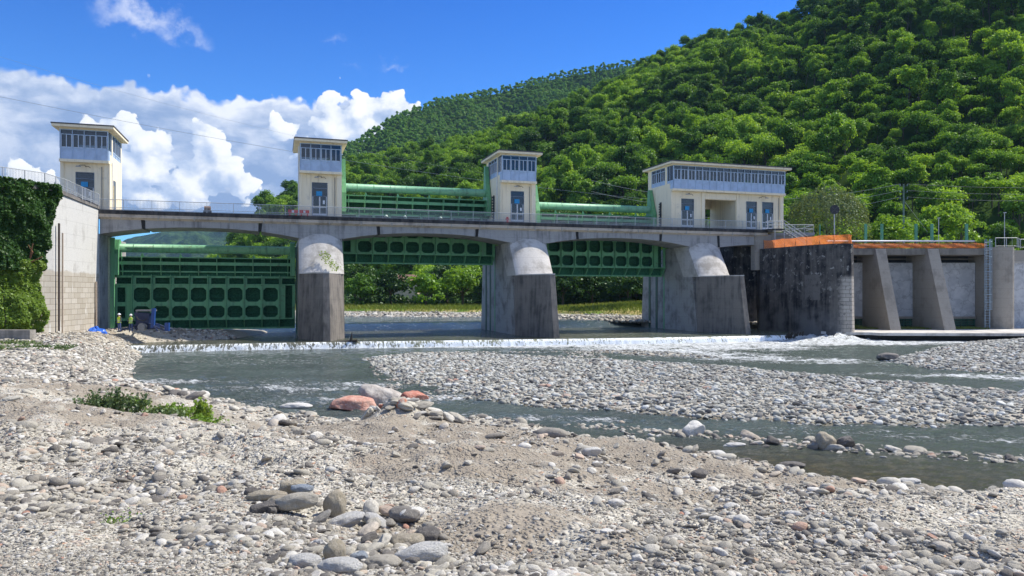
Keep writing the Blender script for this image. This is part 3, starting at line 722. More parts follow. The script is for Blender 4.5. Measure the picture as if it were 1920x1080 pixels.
def netting(name, lab, line, z0, h, org, nmat=None):
    t = W(name, lab, 'safety net', org); P = []; pts = []
    for (x0, y0), (x1, y1) in zip(line[:-1], line[1:]):
        n = max(2, int(math.hypot(x1 - x0, y1 - y0) / .25))
        for i in range(n): pts.append((x0 + (x1 - x0) * i / n, y0 + (y1 - y0) * i / n))
    pts.append(line[-1])
    for j in range(6):
        q = j / 5
        P.append([(x + .05 * math.sin(i * .9 + j), y - .03 + .06 * math.sin(i * .55 + j * 1.3), z0 + q * (h - .10 * abs(math.sin(i * .26)))) for i, (x, y) in enumerate(pts)])
    MB().quadsheet(P).build('net', nmat or M_net(), t, org, True)
    acc = 0; last = None
    for i, (x, y) in enumerate(pts):
        if i % 7 == 0: MB().tube([(x, y + .06, z0 - .05), (x, y + .06, z0 + h + .06)], .03, 6).build('post', plain('rusty_post', (.13, .09, .06), .8), t, org)
    return t
netting('orange_netting', 'bright orange plastic safety netting on top of the black curved wall', [(32.9, 96.6), (33.9, 94.4), (35.1, 91.5), (36.3, 88.9), (37.4, 87.2), (38.6, 86.4), (39.5, 86.5), (40.0, 87.1), (40.2, 88.4)], 11.25, 1.12, (36, 89, 11.2))
netting('orange_netting', 'faded orange netting along the top of the intake with sloping buttresses', [(40.7, 94.4), (50.0, 94.4), (60.5, 94.4)], 11.2, .7, (50, 94.5, 11.2), M_net(.08, 'faded_plastic_net'))

M_int = lambda: concrete('intake_brown_concrete', (.36, .325, .275), (.25, .225, .19), .4, .3)
M_intd = lambda: concrete('intake_side_concrete', (.24, .22, .19), (.15, .14, .12), .5, .4)
def M_panel():
    def fn(g):
        p = g.pos(); n = g.noise(p, .9, 6, .62, .5); v = g.voro(g.v('ADD', p, g.v('SCALE', g.noise(p, 1.5, 4, .6, color=True), scale=1.6)), .5, 'DISTANCE_TO_EDGE')
        c = g.mix(g.ss(n, .35, .65), (.56, .57, .58), (.42, .435, .455))
        c = g.mix(g.m('MULTIPLY', g.ss(v, .05, .0), .5), c, (.20, .20, .21))
        return pbsdf(g, c, .85, normal=g.bump(n, .3, .05))
    return mat('smooth_grey_panel_concrete', fn)
org = (50.5, 95, .9); t = W('water_intake', 'concrete water intake with sloping buttresses and pale grey panels', 'intake', org)
MB().box(40.6, 61.3, 94.2, 99.3, 10.35, 11.15).build('top_beam', M_intd(), t, org)
MB().box(40.6, 61.3, 99.0, 99.4, .4, 10.35).build('back_wall', plain('dark_intake_back', (.05, .05, .05), .9), t, org)
for a, b in ((43.1, 46.15), (47.45, 52.75), (54.15, 61.0)):
    MB().box(a, b, 97.4, 97.8, 2.4, 9.45).build('panel', M_panel(), t, org)
    MB().box(a, b, 97.2, 97.9, 2.1, 2.38).build('panel_sill', M_int(), t, org)
    MB().box(a, b, 97.6, 97.7, 9.9, 10.0).build('rail', M_intd(), t, org)
    m = MB()
    for k in range(4): m.box(a, b, 97.5, 97.7, .95 + k * .3, 1.15 + k * .3)
    for x in np.arange(a, b, .85): m.box(x - .05, x + .05, 97.45, 97.72, .9, 2.1)
    m.build('green_grate', M_green('dark_green_grate', (.05, .13, .08)), t, org)
for a, b in ((46.15, 47.45), (52.75, 54.15)):
    pr = [(93.9, 11.1), (99.0, 11.1), (99.0, .5), (90.0, .5)]
    MB().loft([(a, y, z) for y, z in pr], [(b, y, z) for y, z in pr]).build('buttress', M_int(), t, org)
MB().box(41.4, 43.1, 97, 99, .5, 10.34).build('side_pier', M_intd(), t, org)
n = 22; ring = [(62.55 + 1.5 * math.cos(math.pi + math.pi * i / n), 94.9 + 1.7 * math.sin(math.pi + math.pi * i / n)) for i in range(n + 1)]
m = MB(); m.prism(ring + [(64.05, 99), (61.05, 99)], .3, 11.3); m.build('rounded_pier', M_int(), t, org)
MB().box(64.1, 82, 96.6, 99, .3, 9.4).build('side_wall', M_panel(), t, org)
MB().box(64.1, 82, 99.2, 100.5, 8.5, 11.2).build('upper_wall', M_int(), t, org)
MB().box(64.1, 82, 96.5, 97.2, 9.403, 9.6).build('wall_coping', M_nose(), t, org)
# ladder with cage
org = (60.4, 94.0, .9); t = W('ladder', 'pale blue caged steel ladder fixed beside the rounded end pier', 'ladder', org)
mt = plain('pale_blue_steel', (.40, .50, .58), .5, .3)
m = MB(); m.tube([(60.05, 93.9, 1.0), (60.05, 93.9, 12.3)], .05, 6); m.tube([(60.65, 93.9, 1.0), (60.65, 93.9, 12.3)], .05, 6); m.build('side_rails', mt, t, org)
m = MB()
for z in np.arange(1.3, 12, .33): m.tube([(60.05, 93.9, z), (60.65, 93.9, z)], .025, 5)
m.build('rungs', mt, t, org)
m = MB()
for z in np.arange(3.4, 12.4, .95):
    m.tube([(60.35 + .42 * math.cos(a), 93.9 + .02 - .7 * max(0, math.sin(a)), z) for a in np.linspace(0, math.pi, 9)], .03, 5)
for a in (.6, 1.57, 2.5): m.tube([(60.35 + .42 * math.cos(a), 93.92 - .7 * math.sin(a), 3.4), (60.35 + .42 * math.cos(a), 93.92 - .7 * math.sin(a), 12.3)], .025, 5)
m.build('cage', mt, t, org)
# pipe along the top, posts, poles
org = (41, 95.2, 12.0); m = MB(); m.tube([(40.6, 95.2, 12.15), (59.5, 95.2, 12.15)], .11, 10); m.smooth = True
t = W('white_pipe', 'white horizontal pipe running along the top of the intake', 'pipe', org); m.build('pipe_run', M_white(), t, org)
m = MB(); m.tube([(40.6, 95.3, 11.55), (59.5, 95.3, 11.55)], .22, 10); m.build('lower_pipe', plain('rust_brown_pipe', (.30, .16, .10), .7), t, org, True)
for x in np.arange(41.5, 60, 2.6): MB().box(x - .05, x + .05, 95.15, 95.4, 11.15, 12.1).build('bracket', M_dark(), t, org)
first = None
for x, lab in ((45.9, 'leftmost of the five green steel posts on the intake'), (48.0, 'green steel post second along the intake top'), (52.45, 'middle one of the five green steel posts on the intake'),
               (54.5, 'green steel post beside the thin lamp pole'), (59.0, 'rightmost of the five green steel posts on the intake')):
    t = W('green_post', lab, 'post', (x, 96, 11.15), 'green posts on the intake')
    MB().box(x - .14, x + .14, 95.86, 96.14, 11.15, 14.45).build('shaft', M_green('post_green', (.10, .33, .20)), t, (x, 96, 11.15))
    MB().box(x - .24, x + .24, 95.76, 96.24, 11.16, 11.3).build('base_plate', M_dark(), t, (x, 96, 11.15))
t = W('thin_post', 'short green post beside the black round disc sign', 'post', (38.7, 93, 11.2))
MB().box(38.63, 38.77, 92.93, 93.07, 11.2, 14.1).build('shaft', M_green('post_green'), t, (38.7, 93, 11.2)); MB().box(38.5, 38.9, 92.8, 93.2, 11.2, 11.3).build('base_plate', M_dark(), t, (38.7, 93, 11.2))
for x, h, lab in ((55.1, 15.1, 'thin grey lamp pole among the green posts'), (63.6, 15.8, 'thin grey pole rising from the rounded end pier')):
    t = W('lamp_pole', lab, 'pole', (x, 95.5, 11.2))
    MB().tube([(x, 95.5, 11.2), (x, 95.5, h)], .05, 6).build('shaft', M_rail(), t, (x, 95.5, 11.2))
    MB().box(x - .12, x + .12, 95.3, 95.6, h, h + .1).build('lamp_head', M_rail(), t, (x, 95.5, 11.2))
org = (40.1, 92, 11.2); t = W('disc_sign', 'black round disc sign on a grey pole above the orange netting', 'sign', org)
MB().tube([(40.1, 92, 11.2), (40.1, 92, 15.6)], .07, 8).build('pole', M_rail(), t, org)
m = MB(); m.tube([(40.1, 91.86, 15.85), (40.1, 91.93, 15.85)], .58, 28); m.build('disc', plain('black_disc', (.035, .035, .04), .6), t, org)
m = MB()
for s in (1, -1): m.loft([(40.1 - .38, 91.84, 15.85 - s * .38 - .03), (40.1 - .38, 91.84, 15.85 - s * .38 + .03), (40.1 - .38, 91.855, 15.85 - s * .38 + .03), (40.1 - .38, 91.855, 15.85 - s * .38 - .03)],
                        [(40.1 + .38, 91.84, 15.85 + s * .38 - .03), (40.1 + .38, 91.84, 15.85 + s * .38 + .03), (40.1 + .38, 91.855, 15.85 + s * .38 + .03), (40.1 + .38, 91.855, 15.85 + s * .38 - .03)])
m.build('cross_brace', plain('grey_brace', (.12, .12, .13), .6), t, org)
railing('end_railing', 'grey railing on top of the rounded pier at the right edge', [(61.2, 93.6, 11.3), (63.8, 93.4, 11.3), (66, 96, 11.3), (82, 98, 11.3)], False, baluster=2.0, n_lower=1, post=1.6, h=1.15)
# stair platform at the gatehouse end
org = (34, 97, 11.2); t = W('access_stairs', 'grey steel stairs and landing beside the gatehouse end', 'stairs', org)
MB().box(33.2, 35.4, 95.8, 97.4, 13.68, 13.82).build('landing', M_dark(), t, org)
m = MB()
for x in (34.1, 35.3): m.tube([(x, 95.9, 11.2), (x, 95.9, 13.68)], .06, 6)
m.build('legs', M_rail(), t, org)
for y in (96.0, 97.1): MB().tube([(35.4, y, 13.7), (38.4, y, 11.7)], .06, 6).build('stringer', M_rail(), t, org)
m = MB()
for k in range(9): m.box(35.4 + k * .33, 35.7 + k * .33, 96.0, 97.1, 13.55 - k * .22, 13.6 - k * .22)
m.build('treads', M_rail(), t, org)
for y in (96.0, 97.1):
    m = MB(); m.tube([(33.3, y, 14.85), (35.4, y, 14.85), (38.4, y, 12.8)], .035, 6); m.tube([(33.3, y, 14.35), (35.4, y, 14.35), (38.4, y, 12.3)], .025, 6)
    for x, z in ((33.3, 13.8), (34.4, 13.8), (35.4, 13.8), (36.4, 13.1), (37.4, 12.4), (38.4, 11.8)): m.tube([(x, y, z), (x, y, z + 1.05)], .03, 6)
    m.build('handrail', M_rail(), t, org)
org = (38, 99, 13.2); t = W('side_terrace', 'grey slab terrace with wire railing to the right of the gatehouse', 'terrace', org)
MB().box(34.8, 40.2, 98.2, 101, 13.1, 13.5).build('slab', M_conc(), t, org)
MB().box(33.0, 39.0, 98.3, 101, 11.0, 13.09).build('supporting_wall', M_int(), t, org)
m = MB(); 
for z in (14.55, 14.0): m.tube([(36.3, 98.3, z), (40.1, 98.3, z), (40.1, 100.8, z)], .035, 6)
for x in (36.3, 37.6, 38.9, 40.1): m.tube([(x, 98.3, 13.5), (x, 98.3, 14.55)], .035, 6)
m.tube([(36.4, 98.25, 13.55), (40.0, 98.25, 14.45)], .03, 6)
for x in np.arange(36.4, 40, .14): m.box(x - .008, x + .008, 98.29, 98.31, 13.5, 14.5)
m.build('railing', M_rail(), t, org)

# ================================================================= LEFT BANK
WL = [(-41.3, 73.9, 14.2), (-40.55, 69.5, 14.35), (-39.95, 64.5, 14.7), (-41.5, 60.0, 14.6), (-46, 54, 14.4), (-60, 50, 14.4), (-60, 78, 14.4), (-44.5, 78, 14.2)]
org = (-41, 66, 1.5); t = W('wing_wall', 'tall pale concrete wing wall with block base at the left bridge end', 'wall', org)
MB().loft([(x, y, .2) for x, y, z in WL], [(x, y, z - .35) for x, y, z in WL]).build('wall_body', M_wall(), t, org)
o2 = [(-41.2, 73.95), (-40.45, 69.5), (-39.8, 64.45), (-41.4, 59.85), (-46, 53.85), (-60, 49.85), (-60, 78), (-44.5, 78)]
MB().loft([(x, y, z - .347) for (x, y), (_, _, z) in zip(o2, WL)], [(x, y, z) for (x, y), (_, _, z) in zip(o2, WL)]).build('coping', concrete('dark_coping', (.24, .22, .20), (.10, .095, .09), .6, .5), t, org)
for x, y, z0, z1, mtl, r in ((-39.75, 64.9, 1.6, 11.6, plain('dark_pipe', (.08, .06, .05), .7), .09), (-39.80, 65.5, 1.6, 10.8, plain('buff_pipe', (.45, .36, .27), .7), .07), (-40.98, 72.9, 1.6, 6.6, plain('buff_pipe'  , (.45, .36, .27), .7), .08)):
    MB().tube([(x, y, z0), (x, y, z1)], r, 8).build('pipe', mtl, t, org)
railing('ramp_railing', 'curving galvanised railing on top of the pale wing wall', [(-41.0, 73.4, 14.15), (-40.4, 69.5, 14.3), (-40.05, 66.5, 14.5), (-40.3, 63.8, 14.68), (-41.5, 60.3, 14.6), (-46, 54.4, 14.4), (-56, 51.5, 14.4)], False, post=1.6, h=1.15)
railing('ramp_handrail', 'inner steel railing on the ramp in front of the left tower', [(-42.4, 73.0, 14.15), (-41.5, 69.5, 14.3), (-41.15, 66.5, 14.5)], False, post=1.6, h=.95, baluster=2.0, n_lower=1)
solo(MB().box(-50, -35.6, 54.6, 55.3, 1.2, 2.75), 'low_wall', M_wall2(), 'low weathered concrete wall on the gravel below the ivy', 'wall', (-43, 55, 1.5), dam=False)
solo(MB().box(-50, -32.2, 46.6, 47.1, .8, 2.22), 'low_wall', M_wall2(), 'low kerb wall half buried in gravel at the left edge', 'wall', (-41, 47, 1.5), dam=False)
# cabinets at the foot of the left tower
org = (-4.4, .7, 13.8); t = thing('electrical_cabinet', 'grey metal cabinet in front of the left tower door', 'cabinet', org)
MB().box(-3.3, -2.5, .5, 1.1, 13.98, 15.3).build('cabinet_body', plain('cabinet_grey', (.42, .43, .44), .5), t, org); MB().box(-3.38, -2.42, .42, 1.18, 15.3, 15.42).build('cabinet_top', M_rail(), t, org)
t = thing('round_bin', 'round grey bin with flat lid beside the cabinet', 'bin', (-3.9, .8, 13.8)); org = (-3.9, .8, 13.8)
MB().tube([(-3.9, .8, 13.9), (-3.9, .8, 16.0)], .36, 16).build('bin_body', plain('cabinet_grey', (.42, .43, .44), .5), t, org, True); MB().tube([(-3.9, .8, 16.0), (-3.9, .8, 16.12)], .46, 16).build('lid', M_rail(), t, org)
# red barriers and fittings on the deck
for u, lab in ((18.6, 'red and white plastic barrier by the leftmost pier tower'), (19.8, 'second red barrier, just under the tower wall')):
    t = thing('road_barrier', lab, 'barrier', (u, .75, 13.8), 'red barriers on the deck'); org = (u, .75, 13.8)
    rd = plain('red_plastic', (.75, .05, .04), .5)
    MB().box(u - .5, u + .5, .7, .82, 14.15, 14.5).build('board', rd, t, org)
    for x in (-.4, .25): MB().box(u + x, u + x + .15, .65, .9, 13.8, 14.15).build('foot', rd, t, org)
    MB().box(u - .12, u + .12, .69, .7, 14.2, 14.45).build('white_stripe', M_white(), t, org)
t = thing('fire_hydrant', 'small red fitting standing at the foot of the middle tower', 'hydrant', (43.0, .9, 13.8)); org = (43.0, .9, 13.8)
MB().tube([(43, .9, 13.8), (43, .9, 14.5)], .12, 10).build('body', plain('red_plastic'  , (.75, .05, .04), .5), t, org); MB().tube([(42.8, .9, 14.25), (43.2, .9, 14.25)], .08, 8).build('side_cap', plain('red_plastic', (.75,.05,.04)), t, org)
t = thing('hoist_motor', 'small brown motor unit on the deck behind the railing of the first bay', 'motor', (10, .8, 13.8)); org = (10, .8, 13.8)
MB().box(9.6, 10.4, .6, 1.1, 13.8, 14.1).build('base', M_dark(), t, org); MB().tube([(9.7, .85, 14.35), (10.3, .85, 14.35)], .25, 12).build('drum', plain('brown_motor', (.25, .15, .09), .6), t, org)
for u, lab in ((28.6, 'floodlight nearest the first pier tower'), (30.7, 'second floodlight on the deck'), (34.8, 'floodlight nearest the middle of the raised gate')):
    t = thing('floodlight', 'small white ' + lab, 'floodlight', (u, .35, 13.8), 'small floodlights at the deck edge'); org = (u, .35, 13.8)
    MB().tube([(u, .35, 13.8), (u, .35, 14.05)], .04, 6).build('stem', M_rail(), t, org); m = MB(); m.tube([(u, .35, 14.03), (u, .35, 14.22)], [.24, .1], 10); m.build('lamp_shade', plain('pale_green_enamel', (.55, .72, .60), .4), t, org)

# ---- people, rig, tarp
def person(loc, face, lab, arm_r, arm_l, vest, legs=(.0, .0)):
    o = bpy.data.objects.new('person', None); COL.objects.link(o); o.location = loc; o.rotation_euler = (0, 0, face)
    tag(o, lab, 'person', 'workers at the drilling rig')
    v = [(0, 0, .95), (0, 0, 1.15), (0, -.01, 1.38), (0, 0, 1.48), (0, .02, 1.58), (0, .02, 1.68),
         (-.19, 0, 1.40), *arm_r, (.19, 0, 1.40), *arm_l,
         (-.10, 0, .90), (-.12, legs[0], .49), (-.13, legs[0] - .02, .07), (-.14, legs[0] + .13, .03),
         (.10, 0, .90), (.12, legs[1], .49), (.13, legs[1] - .02, .07), (.14, legs[1] + .13, .03)]
    e = [(0,1),(1,2),(2,3),(3,4),(4,5),(2,6),(6,7),(7,8),(8,9),(2,10),(10,11),(11,12),(12,13),(0,14),(14,15),(15,16),(16,17),(0,18),(18,19),(19,20),(20,21)]
    r = [.15,.14,.16,.06,.09,.085,.065,.05,.038,.03,.065,.05,.038,.03,.095,.065,.045,.04,.095,.065,.045,.04]
    me = bpy.data.meshes.new('body'); me.from_pydata(v, e, []); b = bpy.data.objects.new('body', me); COL.objects.link(b); b.parent = o
    sk = b.modifiers.new('skin', 'SKIN')
    for i, q in enumerate(me.skin_vertices[0].data if me.skin_vertices else []): q.radius = (r[i], r[i])
    if me.skin_vertices: me.skin_vertices[0].data[0].use_root = True
    sb = b.modifiers.new('sub', 'SUBSURF'); sb.levels = 2; sb.render_levels = 2
    def fn(g):
        x, y, z = g.xyz(g.obj()); ax = g.m('ABSOLUTE', x)
        c = g.mix(g.ss(z, .94, .98), (.07, .10, .22), (.05, .05, .07)); c = g.mix(g.ss(z, 1.46, 1.49), c, (.55, .34, .25))
        c = g.mix(g.ss(z, .10, .08), c, (.04, .03, .02)); return pbsdf(g, c, .8)
    me.materials.append(mat('worker_clothes_and_skin', fn))
    ym = plain(vest, (.62, .80, .04) if vest == 'yellow_vest' else (.48, .72, .10), .7)
    m = MB(); rings = []
    for z, a, c in ((.88, .20, .14), (1.0, .185, .135), (1.2, .20, .15), (1.38, .225, .14), (1.47, .13, .09)):
        rings.append([(a * math.cos(q), c * math.sin(q), z) for q in np.linspace(0, 2 * math.pi, 14, endpoint=False)])
    for i in range(4): m.loft(rings[i], rings[i+1], cap=(i == 3))
    m.build('vest', ym, o, smooth=True)
    m = MB()
    for z in (1.0, 1.12): m.loft([(.203 * math.cos(q), .155 * math.sin(q), z) for q in np.linspace(0, 2 * math.pi, 14, endpoint=False)], [(.206 * math.cos(q), .157 * math.sin(q), z + .04) for q in np.linspace(0, 2 * math.pi, 14, endpoint=False)], cap=False)
    m.build('reflective_band', plain('reflective_silver', (.65, .65, .62), .3), o)
    m = MB(); rg = []
    for z, a in ((1.66, .135), (1.70, .128), (1.76, .10), (1.80, .05), (1.81, .01)): rg.append([(a * math.cos(q), .02 + a * 1.15 * math.sin(q), z) for q in np.linspace(0, 2 * math.pi, 14, endpoint=False)])
    for i in range(4): m.loft(rg[i], rg[i+1], cap=(i == 3))
    m.loft([(.15 * math.cos(q), .03 + .18 * math.sin(q), 1.655) for q in np.linspace(0, 2 * math.pi, 14, endpoint=False)], [(.15 * math.cos(q), .03 + .18 * math.sin(q), 1.67) for q in np.linspace(0, 2 * math.pi, 14, endpoint=False)])
    m.build('helmet', M_white(), o, smooth=True)
    return o
person((-37.7, 71.0, 1.74), R(160), 'worker standing in bright yellow vest, white helmet and blue trousers', [(-.26, .02, 1.12), (-.27, .12, .88), (-.27, .16, .80)], [(.26, .0, 1.12), (.27, .08, .88), (.27, .12, .80)], 'yellow_vest')
person((-36.9, 71.6, 1.66), R(200), 'worker in lime vest and white helmet reaching towards the drilling rig', [(-.27, .1, 1.15), (-.30, .32, 1.2), (-.31, .42, 1.24)], [(.26, .05, 1.14), (.25, .28, 1.12), (.25, .38, 1.14)], 'lime_vest', (.06, -.04))
org = (-35.7, 72.2, 1.7); t = W('drilling_rig', 'dark blue drilling rig on splayed legs under the bridge', 'rig', org)
bl = plain('dark_blue_machine_paint', (.012, .025, .08), .4); bl2 = plain('bright_blue_paint', (.02, .07, .26), .4); gy = plain('worn_machine_grey', (.25, .26, .28), .5, .4)
MB().loft([(-36.5, 71.8, 2.5), (-35.3, 71.8, 2.5), (-35.3, 72.8, 2.5), (-36.5, 72.8, 2.5)], [(-36.7, 71.8, 3.6), (-35.2, 71.8, 3.5), (-35.2, 72.8, 3.5), (-36.7, 72.8, 3.6)]).build('engine_hood', bl, t, org)
MB().box(-36.6, -34.9, 71.9, 72.7, 3.7, 3.85).build('canopy', gy, t, org)
for x in (-36.5, -35.0): MB().box(x - .04, x + .04, 71.95, 72.05, 3.5, 3.7).build('canopy_post', gy, t, org)
MB().loft([(-35.0, 71.6, 2.1), (-34.7, 71.6, 2.1), (-34.7, 71.9, 2.1), (-35.0, 71.9, 2.1)], [(-34.9, 71.6, 4.0), (-34.6, 71.6, 4.0), (-34.6, 71.9, 4.0), (-34.9, 71.9, 4.0)]).build('mast', bl2, t, org)
m = MB(); m.tube([(-35.8, 71.4, 2.2), (-35.8, 71.9, 2.2)], .36, 16); m.build('hose_drum', gy, t, org)
MB().tube([(-36.3, 71.5, 3.2), (-36.0, 71.3, 2.9), (-35.6, 71.35, 2.8), (-35.3, 71.5, 3.0)], .05, 6).build('hose', plain('black_hose', (.02, .02, .02), .5), t, org)
MB().box(-36.7, -34.6, 71.9, 72.7, 1.95, 2.48).build('chassis', bl, t, org)
for ax, ay, bx_, by_ in ((-36.3, 71.9, -37.9, 71.3), (-35.2, 71.9, -33.4, 71.3), (-36.3, 72.7, -37.3, 73.4), (-35.0, 72.7, -33.6, 73.3), (-35.0, 72.0, -34.1, 71.2)):
    l = MB().tube([(ax, ay, 2.45), (bx_, by_, 1.8)], [.11, .07], 6).build('outrigger', bl, t, org); MB().tube([(bx_, by_, 1.72), (bx_, by_, 1.8)], .2, 10).build('foot_pad', gy, l, org)
MB().box(-33.6, -33.2, 71.5, 71.8, 1.8, 2.6).build('control_post', bl2, t, org)
m = MB(); P = []
for j in range(13):
    row = []
    for i in range(25):
        q = 2 * math.pi * i / 24; k = j / 12; r_ = .95 * (1 - k ** 2.2) * (1 + .22 * math.sin(3 * q + 1) + .10 * math.sin(7 * q)); row.append((-39.2 + r_ * .85 * math.cos(q), 69.6 + r_ * .6 * math.sin(q), 1.62 + .62 * k ** .8 * (1 + .25 * math.sin(5 * q + j)) + .05 * math.sin(9 * q + j * 2)))
    P.append(row)
m.quadsheet(P); solo(m, 'tarpaulin', plain('blue_tarpaulin', (.03, .14, .60), .35), 'crumpled bright blue tarpaulin heaped by the left abutment', 'tarpaulin', (-39.2, 69.6, 1.6), dam=False, smooth=True)

# ================================================================= GROUND, WATER
SHORE = [(-35.0, 70.6), (-33.4, 66.5), (-30.5, 60), (-26.3, 50.5), (-22.6, 44.5), (-18.5, 38.9), (-15.2, 34.6), (-12.2, 32.0), (-9.0, 30.2), (-6.6, 28.8), (-3.6, 28.0), (0, 26.7), (2.5, 24.6), (5.6, 23.0), (8.1, 20.8), (10.7, 20.0), (13.3, 19.5), (17, 18.6), (30, 16), (70, 8),
         (70, -40), (-90, -40), (-90, 95), (-29, 95), (-28.2, 79.0), (-29.3, 76.4), (-31.5, 74.6), (-34.2, 72.6)]
CTRL = [(-3.0,4.4,3.8),(-5.5,8,3.35),(-10.4,15,2.7),(-17.3,25,2.3),(-27.7,40,2.1),(-38,55,2.1),(-1.5,4.4,3.8),(-2.8,8,3.2),(-5.2,15,2.25),(-7.6,22,1.45),(-9.8,28,.75),
        (0,4.4,3.75),(0,8,3.1),(0,14,2.15),(0,20,1.45),(0,24,.95),(-3.6,25.3,1.65),(-4.2,24.2,1.25),(-2.6,25.6,1.0),(-6.2,25.5,.45),(-7.5,25.0,.75),(1.5,4.4,3.6),(2.8,8,2.9),(4.8,14,1.65),(6.5,18.5,.8),
        (3.1,4.4,3.5),(5.5,8,2.75),(9.6,14,1.5),(12.8,18,.5),(-30,45,2.0),(-23.5,45,1.7),(-28,55,1.7),(-33,62,1.8),(-38,68,1.78),(-36,74,1.82),(-32,76.5,1.65),(-30.5,79,1.2),(-40,60,2.05),(-50,40,2.3),(-36,90,1.2),
        (0,-6,4.1),(-12,-5,4.1),(12,-5,3.9),(-18,10,3.0),(-30,20,2.6),(20,8,2.3),(30,5,2.6),(50,-10,3.5),(-60,70,2.4),(-60,0,4)]
_c = np.array(CTRL, float); _n = len(_c)
_A = np.hypot(_c[:, None, 0] - _c[None, :, 0], _c[:, None, 1] - _c[None, :, 1]) + 1e-9
_M = np.zeros((_n + 3, _n + 3)); _M[:_n, :_n] = _A + np.eye(_n) * -.35; _M[:_n, _n] = 1; _M[:_n, _n+1:] = _c[:, :2]; _M[_n:, :_n] = _M[:_n, _n:].T
_w = np.linalg.solve(_M, np.concatenate([_c[:, 2], [0, 0, 0]]))
def land(X, Y):
    s = _w[_n] + _w[_n+1] * X + _w[_n+2] * Y
    for i in range(_n): s = s + _w[i] * np.hypot(X - _c[i, 0], Y - _c[i, 1])
    return s
BAR = [(-9.5, 53.5), (-6.3, 45.6), (-3.6, 41.0), (-2.4, 38.6), (1.0, 36.6), (5.7, 33.1), (12.1, 31.4), (20.6, 30.6), (32, 30.0), (45, 29), (45, 36), (27.3, 40.3), (21.5, 46.5), (16.9, 53.1), (10.4, 57.4), (4, 61), (-2, 65.5), (-10, 66.5), (-12.5, 61)]
BAR2 = [(6.4, 69.5), (9.5, 66.2), (13.5, 63.5), (17.5, 61.5), (18.2, 63.2), (15, 67), (11, 70.2)]
RBAR = [(30.5, 60.6), (30.6, 57.0), (31.0, 53.0), (34.3, 49.8), (44, 47.5), (70, 43), (90, 60), (90, 100), (57, 84.5), (51.5, 82.2), (46.5, 77), (40, 70.5), (35, 64.5)]
ROW = [(2.8, 30.9), (5.0, 29.6), (7.0, 28.7), (9.7, 27.3), (11.3, 26.4), (13.5, 25.4), (16.5, 24.4), (19, 23.6), (24, 22)]
def seg_d(X, Y, line):
    d = np.full(np.shape(X), 1e9)
    for (x0, y0), (x1, y1) in zip(line[:-1], line[1:]):
        ex, ey = x1-x0, y1-y0; t = np.clip(((X-x0)*ex+(Y-y0)*ey)/(ex*ex+ey*ey), 0, 1); d = np.minimum(d, np.hypot(X-x0-t*ex, Y-y0-t*ey))
    return d
def band(X, Y):
    # long low ridges raked diagonally across the near bank
    a = X * .62 + Y * .78; b = -X * .78 + Y * .62
    return fbm(b * .10 + 5, a * .42, 4, 88) * sstep(Y, 34, 24)
def terrain(X, Y):
    X = np.asarray(X, float); Y = np.asarray(Y, float)
    n = fbm(X * .22, Y * .22, 4, 3); n2 = fbm(X * 1.1, Y * 1.1, 4, 11)
    sd = poly_sd(X, Y, SHORE) + .5 * n + .25 * n2
    zl = land(X, Y) + n * .26 * sstep(Y, 2, 10) + n2 * (.09 + .13 * sstep(Y, 4, 10) * sstep(Y, 40, 26))
    zl = zl + .46 * np.exp(-(((X + 3.7) / 1.3) ** 2 + ((Y - 24.7) / 1.3) ** 2)) + .25 * np.exp(-(((X + 1.5) / 3.5) ** 2 + ((Y - 23.0) / 1.6) ** 2)) * (1 + fbm(X * .8, Y * .8, 3, 64)) + .16 * np.abs(fbm(X * .45, Y * .45, 3, 61)) * sstep(Y, 3, 8) + .55 * band(X, Y) * sstep(Y, 2, 9) * (1 - .8 * sstep(Y, 20, 24))
    z = np.minimum(zl, (.46 + .5 * sstep(Y, 36, 28)) * sd + .01); z = np.maximum(z, -.7)
    sb = poly_sd(X, Y, BAR) + 1.6 * n + .5 * n2; cap = .16 + .16 * sstep(X, -3, 8) + n2 * .14
    z = np.maximum(z, np.minimum(.16 * sb - .02, cap))
    s2 = poly_sd(X, Y, BAR2) + .9 * n; z = np.maximum(z, np.minimum(.12 * s2 - .02, .12 + n2 * .1))
    s3 = poly_sd(X, Y, RBAR) + .8 * n; z = np.maximum(z, np.minimum(.13 * s3, .15 + .75 * sstep(Y + X * .3, 70, 98) + n2 * .12))
    z = np.maximum(z, -.06 + .05 * n2 - .10 * seg_d(X, Y, ROW))
    return np.maximum(z, -.7)
def dirtf(X, Y): return sstep(fbm(X * .17 + 7, Y * .26, 3, 99) + .35 * band(X, Y), .05, .18) * sstep(poly_sd(X, Y, SHORE), 1.2, 3.2)
